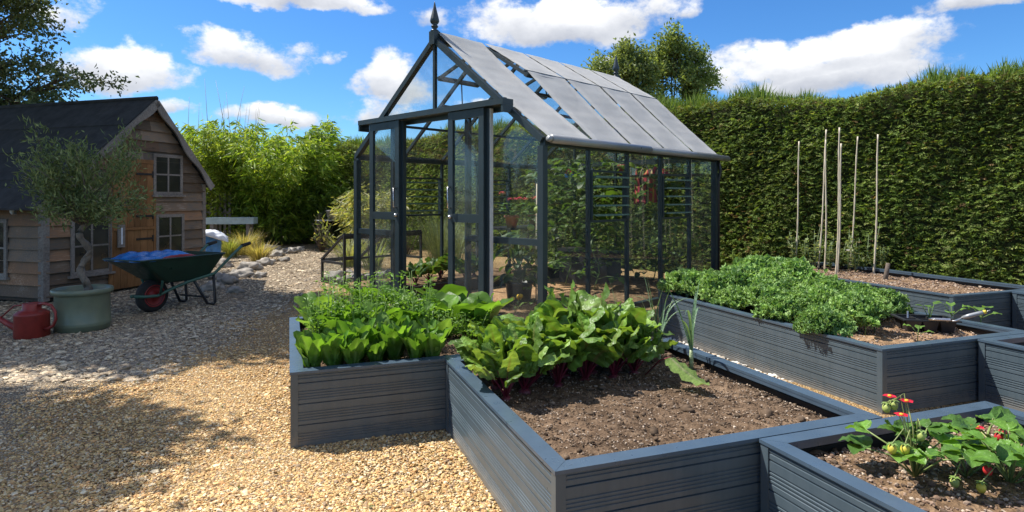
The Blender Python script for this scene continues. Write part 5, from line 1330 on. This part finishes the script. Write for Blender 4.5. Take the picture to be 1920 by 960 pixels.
# beetroot row
ps=[beet_plant('beetroot_plant','leafy beetroot with dark red stalks in the half bare raised bed','beetroot',(0,0,0),0,17,.385,'beetroot row in the bed') for _ in range(4)]
for i,(v,u,s) in enumerate(((.15,.90,.78),(.27,.97,.9),(.46,1.0,.82),(.62,1.02,.95),(.79,1.03,.9),(.93,1.06,.8),(.26,1.2,.95),(.48,1.26,1.0),(.64,1.28,1.18),(.79,1.28,1.15),(.95,1.25,.95),(.37,1.12,.95),(.56,1.14,1.0),(.72,1.15,1.05),(.87,1.15,1.0),(.16,1.08,.85))): place(ps[i%4],used,bp3(v,u),rng.uniform(0,6),s)
# leeks
def leek():
    t=thing('leek','young leek with thin blue-green blades at the end of the beetroot row','leek',(0,0,0),0,'leeks by the kale bed wall'); b=MB()
    b.tube([(0,0,-.01),(0,0,.05),(0,0,.10)],[.012,.011,.009],8,c=(.42,.50,.28))
    for i in range(6):
        a=i*pi+rng.normal(0,.5); L=rng.uniform(.26,.44); e0=R(rng.uniform(72,88)); b.leaf((0,0,.07),a,L,.017,e0,e0-R(rng.choice([12,25,90,130])),'strap',9,3,.5,c=np.array((.12,.20,.12))*rng.uniform(.8,1.3),pw=2)
    b.build('foliage',M['leaf_thick'],t); return t
ps=[leek() for _ in range(3)]
for i,(v,u,s) in enumerate(((1.27,1.03,1.05),(1.22,1.30,1.1),(1.30,1.36,1.0),(1.18,1.20,.75),(1.05,1.40,.9))): place(ps[i%3],used,bp3(v,u),rng.uniform(0,6),s)
p=bp3(1.0,.83); t=thing('fallen_leaf','limp pale beetroot leaf lying on the bare soil in front of the row','leaf',(p.x,p.y,SOIL+.03),0); b=MB()
b.leaf((0,0,.09),R(-62),.27,.115,R(-25),R(-2),'beet',11,9,-.2,ruf=.010,rf=4,c=(.17,.25,.06),rib=(.3,.3,.15)); b.tube([(-.10,.12,-.03),(-.04,.06,.06),(0,0,.09)],.004,5,c=(.25,.05,.06)); b.build('blade',M['leaf_thick'],t)
# kale
KC=[(.19,.31,.085),(.23,.37,.095),(.15,.26,.08),(.28,.41,.13)]
def kale():
    t=thing('kale_plant','curly green kale plant in the kale bed','kale',(0,0,0),0,'curly kale plants'); b=MB(); s=MB()
    s.tube([(0,0,-.02),(0,0,.13)],[.016,.012],8,c=(.20,.26,.12))
    for i in range(24):
        f=i/23; a=i*2.4+rng.normal(0,.25); L=.225*(.62+.5*f)*rng.uniform(.85,1.1); e0=R(78-42*f); z=.13-.07*f
        k0=len(b.V); b.leaf((0,0,z),a,L,L*rng.uniform(.62,.82),e0,e0-R(25+55*f),'kale',22,15,rng.uniform(-.2,.4),ruf=L*.15,rf=rng.uniform(6,9),blis=L*.03,roll=rng.normal(0,.25),c=np.array(KC[rng.integers(0,4)])*rng.uniform(.8,1.25),rib=(.17,.25,.10),pw=1.4)
        G_=b.V[-1].reshape(23,15,3); e_=np.concatenate([G_[5:,0],G_[5:,-1],G_[7::2,2],G_[7::2,-3],G_[20:,4],G_[20:,-5],G_[20:,7],G_[8::3,5],G_[8::3,9]]); e_=np.concatenate([e_,e_]); nn_=len(e_)
        b.leaves(e_+rng.normal(0,.005,(nn_,3)),rng.normal(0,.8,(nn_,3))+np.array([cos(a)*.4,sin(a)*.4,.55]),rng.uniform(.022,.044,nn_),rng.uniform(.02,.038,nn_),np.array(KC[rng.integers(0,4)])*rng.uniform(.85,1.35,(nn_,1)),fold=.5)
    s.build('stem',M['stem'],t); b.build('foliage',M['kale'],t); return t
ps=[kale() for _ in range(3)]; i=0
for u in np.linspace(1.38,2.92,6):
    for v in (2.62,2.95,3.28,3.58):
        if u<1.5 and v>3.2: continue
        place(ps[i%3],used,bp3(v+rng.normal(0,.04),u+rng.normal(0,.04)),rng.uniform(0,6),rng.uniform(.82,1.2)*(1.1 if u>2.4 else .9)); i+=1
def seedling(label,group):
    t=thing('kale_seedling',label,'seedling',(0,0,0),0,group); b=MB()
    b.tube([(0,0,-.01),(.004,0,.05)],.0025,5,c=(.2,.3,.1))
    for i in range(4):
        a=i*1.7; e=(.004+.03*cos(a),.03*sin(a),.06+.012*i); b.tube([(.004,0,.04),e],.0018,4,c=(.2,.3,.1)); b.leaf(e,a,.05,.042,R(25),R(-25),'round',5,5,.15,ruf=.004,rf=3,c=(.15,.28,.06))
    b.build('foliage',M['leaf'],t); return t
ps=[seedling('small pale green seedling in the pebbly soil at the front of the kale bed','seedlings before the seed tray')]
for (x,y) in ((1622,628),(1720,640),(1838,612),(1640,620),(1785,607)): 
    p=gp(x,y,SOIL); place(ps[0],used,p,rng.uniform(0,6),rng.uniform(.9,1.5))
p=gp(822,798); t=thing('weed_seedling','tiny feathery weed in the gravel at the lettuce bed corner','weed',p); b=MB()
P=np.array([(rng.normal(0,.012),rng.normal(0,.012),rng.uniform(0,.07)) for _ in range(60)]); b.leaves(P,rng.normal(0,1,(60,3))+np.array([0,0,.5]),.016,.004,np.array((.16,.26,.06))); b.build('foliage',M['leaf'],t)
# seed tray and trowel
p=gp(1752,622,SOIL); trz=TH+R(-30)
t=thing('seed_tray','black plastic six cell seed tray lying at the end of the kale','seed tray',(p.x,p.y+.10,SOIL-.005),trz)
def trayf(b):
    for i in range(3):
        for j in range(2):
            x0,y0=-.16+.108*i,-.10+.103*j; o=.014
            V=[(x0+o,y0+o,0),(x0+.1-o,y0+o,0),(x0+.1-o,y0+.095-o,0),(x0+o,y0+.095-o,0),(x0,y0,.075),(x0+.1,y0,.075),(x0+.1,y0+.095,.075),(x0,y0+.095,.075)]
            b.add(V,[(0,3,2,1),(0,1,5,4),(1,2,6,5),(2,3,7,6),(3,0,4,7)])
    b.box((-.18,-.115,.0745),(.18,-.098,.084)); b.box((-.18,.095,.0745),(.18,.112,.084)); b.box((-.18,-.0975,.0745),(-.158,.0945,.084)); b.box((.158,-.0975,.0745),(.18,.0945,.084))
    for x in (-.0585,.0495): b.box((x,-.0975,.073),(x+.009,.0945,.0765))
    b.box((-.1575,-.005,.0731),(.1575,.002,.0764))
part('tray',trayf,M['black'],t); part('compost',lambda b:[b.box((-.15+.108*i,-.09+.103*j,.03),(-.07+.108*i,-.015+.103*j,.055)) for i in range(3) for j in range(2)],M['soil'],t)
part('plant_label',lambda b:b.box((-.1,.03,.05),(-.09,.032,.12)),M['white_bag'],t)
tp=t.location
t=thing('tray_seedling','young seedling with two round leaves growing in the black seed tray','seedling',(tp.x+.05,tp.y+.02,tp.z+.06)); b=MB()
for (a,L,e) in ((.3,.06,70),(2.5,.05,40),(4.2,.045,50),(1.2,.05,30)):
    q=Vector((.04*cos(a),.04*sin(a),.07+e*.0006)); b.tube([(0,0,0),q*.6,q],.0028,5,c=(.16,.26,.08)); b.leaf(q,a,L,L*.85,R(20),R(-25),'round',5,5,.12,c=(.13,.25,.05))
b.build('foliage',M['leaf'],t)
pa=gp(1784,607,SOIL+.07); pb=gp(1845,586,SOIL+.16)
t=thing('hand_trowel','metal hand trowel with grey handle and yellow end resting on the seed tray','trowel',pa,atan2(pb.y-pa.y,pb.x-pa.x))
ln=.30
def blade(b):
    n=9; V=[]; 
    for s_ in (0,1):
        for i in range(n):
            f=i/(n-1); x=-.13+.13*f; wd=.036*sqrt(max(0,1-(1-f)**2.4))+.001; 
            for k in range(5):
                u=k/2-1; V.append((x,u*wd,.016*u*u+.004*f-.0015*s_+.01))
    k5=n*5; Fs=[]
    for i in range(n-1):
        for k in range(4):
            q=(i*5+k,i*5+k+1,(i+1)*5+k+1,(i+1)*5+k); Fs.append(q); Fs.append(tuple(k5+x for x in q[::-1]))
        for k in (0,4): Fs.append((i*5+k,(i+1)*5+k,k5+(i+1)*5+k,k5+i*5+k))
    b.add(V,Fs,smooth=True)
part('blade',blade,M['steel'],t)
part('shaft',lambda b:b.tube([(-.03,0,.014),(.02,0,.02),(.06,0,.045)],[.006,.006,.007],8),M['steel'],t)
hd=part('handle',lambda b:b.tube([(.06,0,.045),(.10,0,.062),(.15,0,.082),(.175,0,.092)],[.011,.015,.013,.012],10),M['tubegrey'],t)
part('end_cap',lambda b:(b.tube([(.175,0,.092),(.19,0,.098)],[.013,.012],10),),M['yellow'],hd); part('loop',lambda b:b.tube([(.19,-.006,.098),(.21,-.006,.108),(.21,.006,.108),(.19,.006,.098)],.0022,5),M['steel'],hd)
# ------------------------------------------------------------------ canes and plants along the hedge
CN=[((1491,500),(1500,265)),((1534,505),(1551,243)),((1546,508),(1550,262)),((1567,517),(1576,239)),((1570,512),(1579,269)),((1593,504),(1610,256)),((1603,497),(1613,267)),((1638,514),(1648,252))]
for (x,y),(x2,y2) in CN:
    a=gp(x,y,SOIL-.02); c=dp(x2,y2,a.y+rng.normal(0,.06)); t=thing('garden_cane','tall bleached bamboo cane pushed into the raised bed by the hedge','cane',a,0,'bamboo canes in the hedge bed')
    d=c-a; part('cane',lambda b:b.tube([(0,0,-.08)]+[tuple(d*f+Vector((.012*sin(f*5),0,0))) for f in np.linspace(.04,1,25)],[.010]+[(.0125 if i%4==0 else .0095)-.00008*i for i in range(25)],7),M['cane'],t)
def peaplant(n,h):
    t=thing('pea_plant','sparse leggy pea plant climbing at the foot of the canes','pea plant',(0,0,0),0,'pea plants under the canes'); s=MB(); lv=MB()
    for i in range(n):
        a=rng.uniform(0,6.28); e=Vector((.14*cos(a)*rng.random(),.14*sin(a)*rng.random(),h*rng.uniform(.5,1.))); m1=e*.5+Vector((rng.normal(0,.03),rng.normal(0,.03),0)); s.tube([(0,0,0),m1,e],[.005,.004,.002],4,c=(.2,.26,.12))
        for k in range(13):
            f=rng.uniform(.15,1); q=(m1*(2*f) if f<.5 else m1.lerp(e,2*f-1)); aa=rng.uniform(0,6.28); L=rng.uniform(.04,.085); lv.leaf(q,aa,L,L*.5,R(rng.uniform(0,50)),R(rng.uniform(-40,10)),'ovate',4,3,.2,c=np.array([(.16,.22,.09),(.22,.27,.12),(.12,.18,.06),(.3,.32,.18)][rng.integers(0,4)])*rng.uniform(.8,1.2))
    s.build('stem',M['stem'],t); lv.build('foliage',M['leaf'],t); return t
ps=[peaplant(7,.5),peaplant(9,.42),peaplant(5,.6)]
for i,(x,y,s) in enumerate(((1490,500,1.),(1510,503,1.1),(1528,506,1.),(1556,508,.9),(1574,506,1.),(1592,508,.9),(1604,512,1.0),(1618,510,.7),(1640,512,1.05),(1655,505,.7),(1540,500,1.2),(1585,496,1.1))): place(ps[i%3],used,gp(x,y,SOIL-.02),rng.uniform(0,6),s)
p=gp(1582,478,SOIL+.2); t=thing('pea_flower','single white flower among the pea plants under the canes','flower',(p.x,p.y-.1,.33+.26)); b=MB()
for k in range(5): b.leaf((0,0,0),k*1.257,.035,.03,R(45),R(-10),'round',4,3,.1,c=(.8,.8,.78))
b.tube([(0,0,-.27),(0,0,0)],.003,4,c=(.15,.22,.08)); b.build('petal',M['petal'],t)
p=gp(1658,526,SOIL-.02); t=thing('wooden_stump','short dark leaning wooden stub in the soil of the cane bed','stake',p); part('stake',lambda b:b.tube([(0,0,-.05),(.02,0,.06),(.045,0,.20)],[.026,.024,.022],8),M['bark'],t)
# ------------------------------------------------------------------ strawberries
SC=[(.085,.18,.03),(.11,.23,.035),(.07,.15,.03),(.14,.28,.04)]
def strawberry(label,loc,nl,flowers,fruit,h=.15,sc=1.):
    t=thing('strawberry_plant',label,'strawberry plant',loc,0); s=MB(); lv=MB()
    for i in range(nl):
        a=i*2.4+rng.normal(0,.3); r=rng.uniform(.04,.16); z=h*rng.uniform(.35,1.1); e=Vector((r*cos(a),r*sin(a),z)); s.tube([(0,0,-.01),e*.5+Vector((0,0,.02)),e],[.0035,.003,.0025],5,c=(.20,.26,.08)); L=rng.uniform(.062,.092); cc=np.array(SC[rng.integers(0,4)])*rng.uniform(.85,1.2)
        for k in (-1,0,1): lv.leaf(e,a+k*1.15,L*(1 if k==0 else .9),L*.86,R(rng.uniform(5,35)),R(rng.uniform(-45,-5)),'ovate',10,9,rng.uniform(.1,.4),ruf=L*.035,rf=6,roll=rng.normal(0,.25),c=cc,rib=cc*1.5)
    s.build('stalk',M['stem'],t); lv.build('foliage',M['leaf_thick'],t)
    for (x,y,z) in flowers:
        q=Vector((x,y,z)); st=MB(); st.tube([(0,0,0),q*.55+Vector((.01,0,.02)),q],[.003,.0025,.002],5,c=(.3,.32,.12)); st.build('flower_stem',M['stem'],t)
        f=MB(); tl=rng.normal(0,.2)
        for k in range(5): f.leaf(q,k*1.257+tl,.022,.022,R(18),R(-12),'round',4,5,.1,c=np.array((.62,.02,.045))*rng.uniform(.85,1.2))
        f.blob(q+Vector((0,0,.004)),.007,2,.1,8,c=(.75,.5,.04),sq=(1,1,.6)); f.build('flower',M['petal'],t)
    for (x,y,z,kind) in fruit:
        q=Vector((x,y,z)); f=MB(); cc={'g':(.58,.48,.06),'r':(.5,.03,.03),'b':(.35,.40,.1)}[kind]; f.blob(q,.0135,2,.06,5,c=cc,sq=(1,1,1.25))
        for k in range(6): f.leaf(q+Vector((0,0,.017)),k*1.05,.02,.009,R(10),R(-50),'lance',3,3,.1,c=(.18,.27,.07))
        f.tube([q+Vector((0,0,.018)),Vector((q.x*.5,q.y*.5,q.z+.05)),(0,0,0)],.002,4,c=(.25,.3,.1)); f.build('fruit',M['stem'],t)
    return t
def rel(px_,py_,d,o): q=dp(px_,py_,d); return (q.x-o.x,q.y-o.y,q.z-o.z)
o=gp(1715,888,SOIL)
strawberry('strawberry plant with three red flowers held above its leaves',o,13,[rel(1668,744,2.12,o),rel(1700,753,2.06,o),rel(1690,779,2.03,o)],[rel(1673,842,1.96,o)+('g',),rel(1697,843,1.97,o)+('g',),rel(1662,765,2.1,o)+('b',),rel(1676,760,2.1,o)+('b',),rel(1727,818,2.0,o)+('b',)],.13)
o=gp(1893,905,SOIL)
strawberry('strawberry plant with yellow fruit and broad leaves, cut by the frame edge',o,11,[rel(1832,802,2.15,o)],[rel(1873,820,2.1,o)+('r',),rel(1840,915,1.9,o)+('g',),rel(1852,882,1.95,o)+('r',)],.14)
o=gp(1812,890,SOIL)
strawberry('low strawberry plant between the two larger strawberry plants',o,6,[],[rel(1790,905,1.95,o)+('b',)],.10)
o=gp(1845,846,SOIL)
strawberry('small strawberry plant nearest the back wall of the strawberry bed',o,5,[],[rel(1880,812,2.2,o)+('r',)],.13)
# white pebbles dropped along the foot of the kale bed
pal=[(.62,.58,.5),(.7,.66,.58),(.5,.42,.32)]
def smp(N): 
    u=rng.uniform(.8,3.0,N); v=2.41-np.abs(rng.normal(.02,.03,N)); return np.stack([Q.x+VX.x*v+UX.x*u,Q.y+VX.y*v+UX.y*u,np.zeros(N)],1)
r = stones(240, smp, .020, pal); b = MB(); b.add(*r[:2], c=r[2]); tag(b.build('pebbles', M['stone_attr']), kind='stuff')
# dry leaves and bits blown over the yard
N = 420; P = trap(N); P = P[~in_bed_np(P)]; N = len(P); P[:,2] += .008
b = MB(); b.leaves(P, np.stack([rng.normal(0,1,N),rng.normal(0,1,N),rng.normal(0,.12,N)],1), rng.uniform(.012,.035,N), rng.uniform(.006,.016,N), np.array([(.20,.13,.05),(.28,.19,.08),(.12,.08,.04),(.18,.20,.06)])[rng.integers(0,4,N)], up=(0,0,1))
tag(b.build('leaf_litter', M['leaf_dull']), kind='stuff')
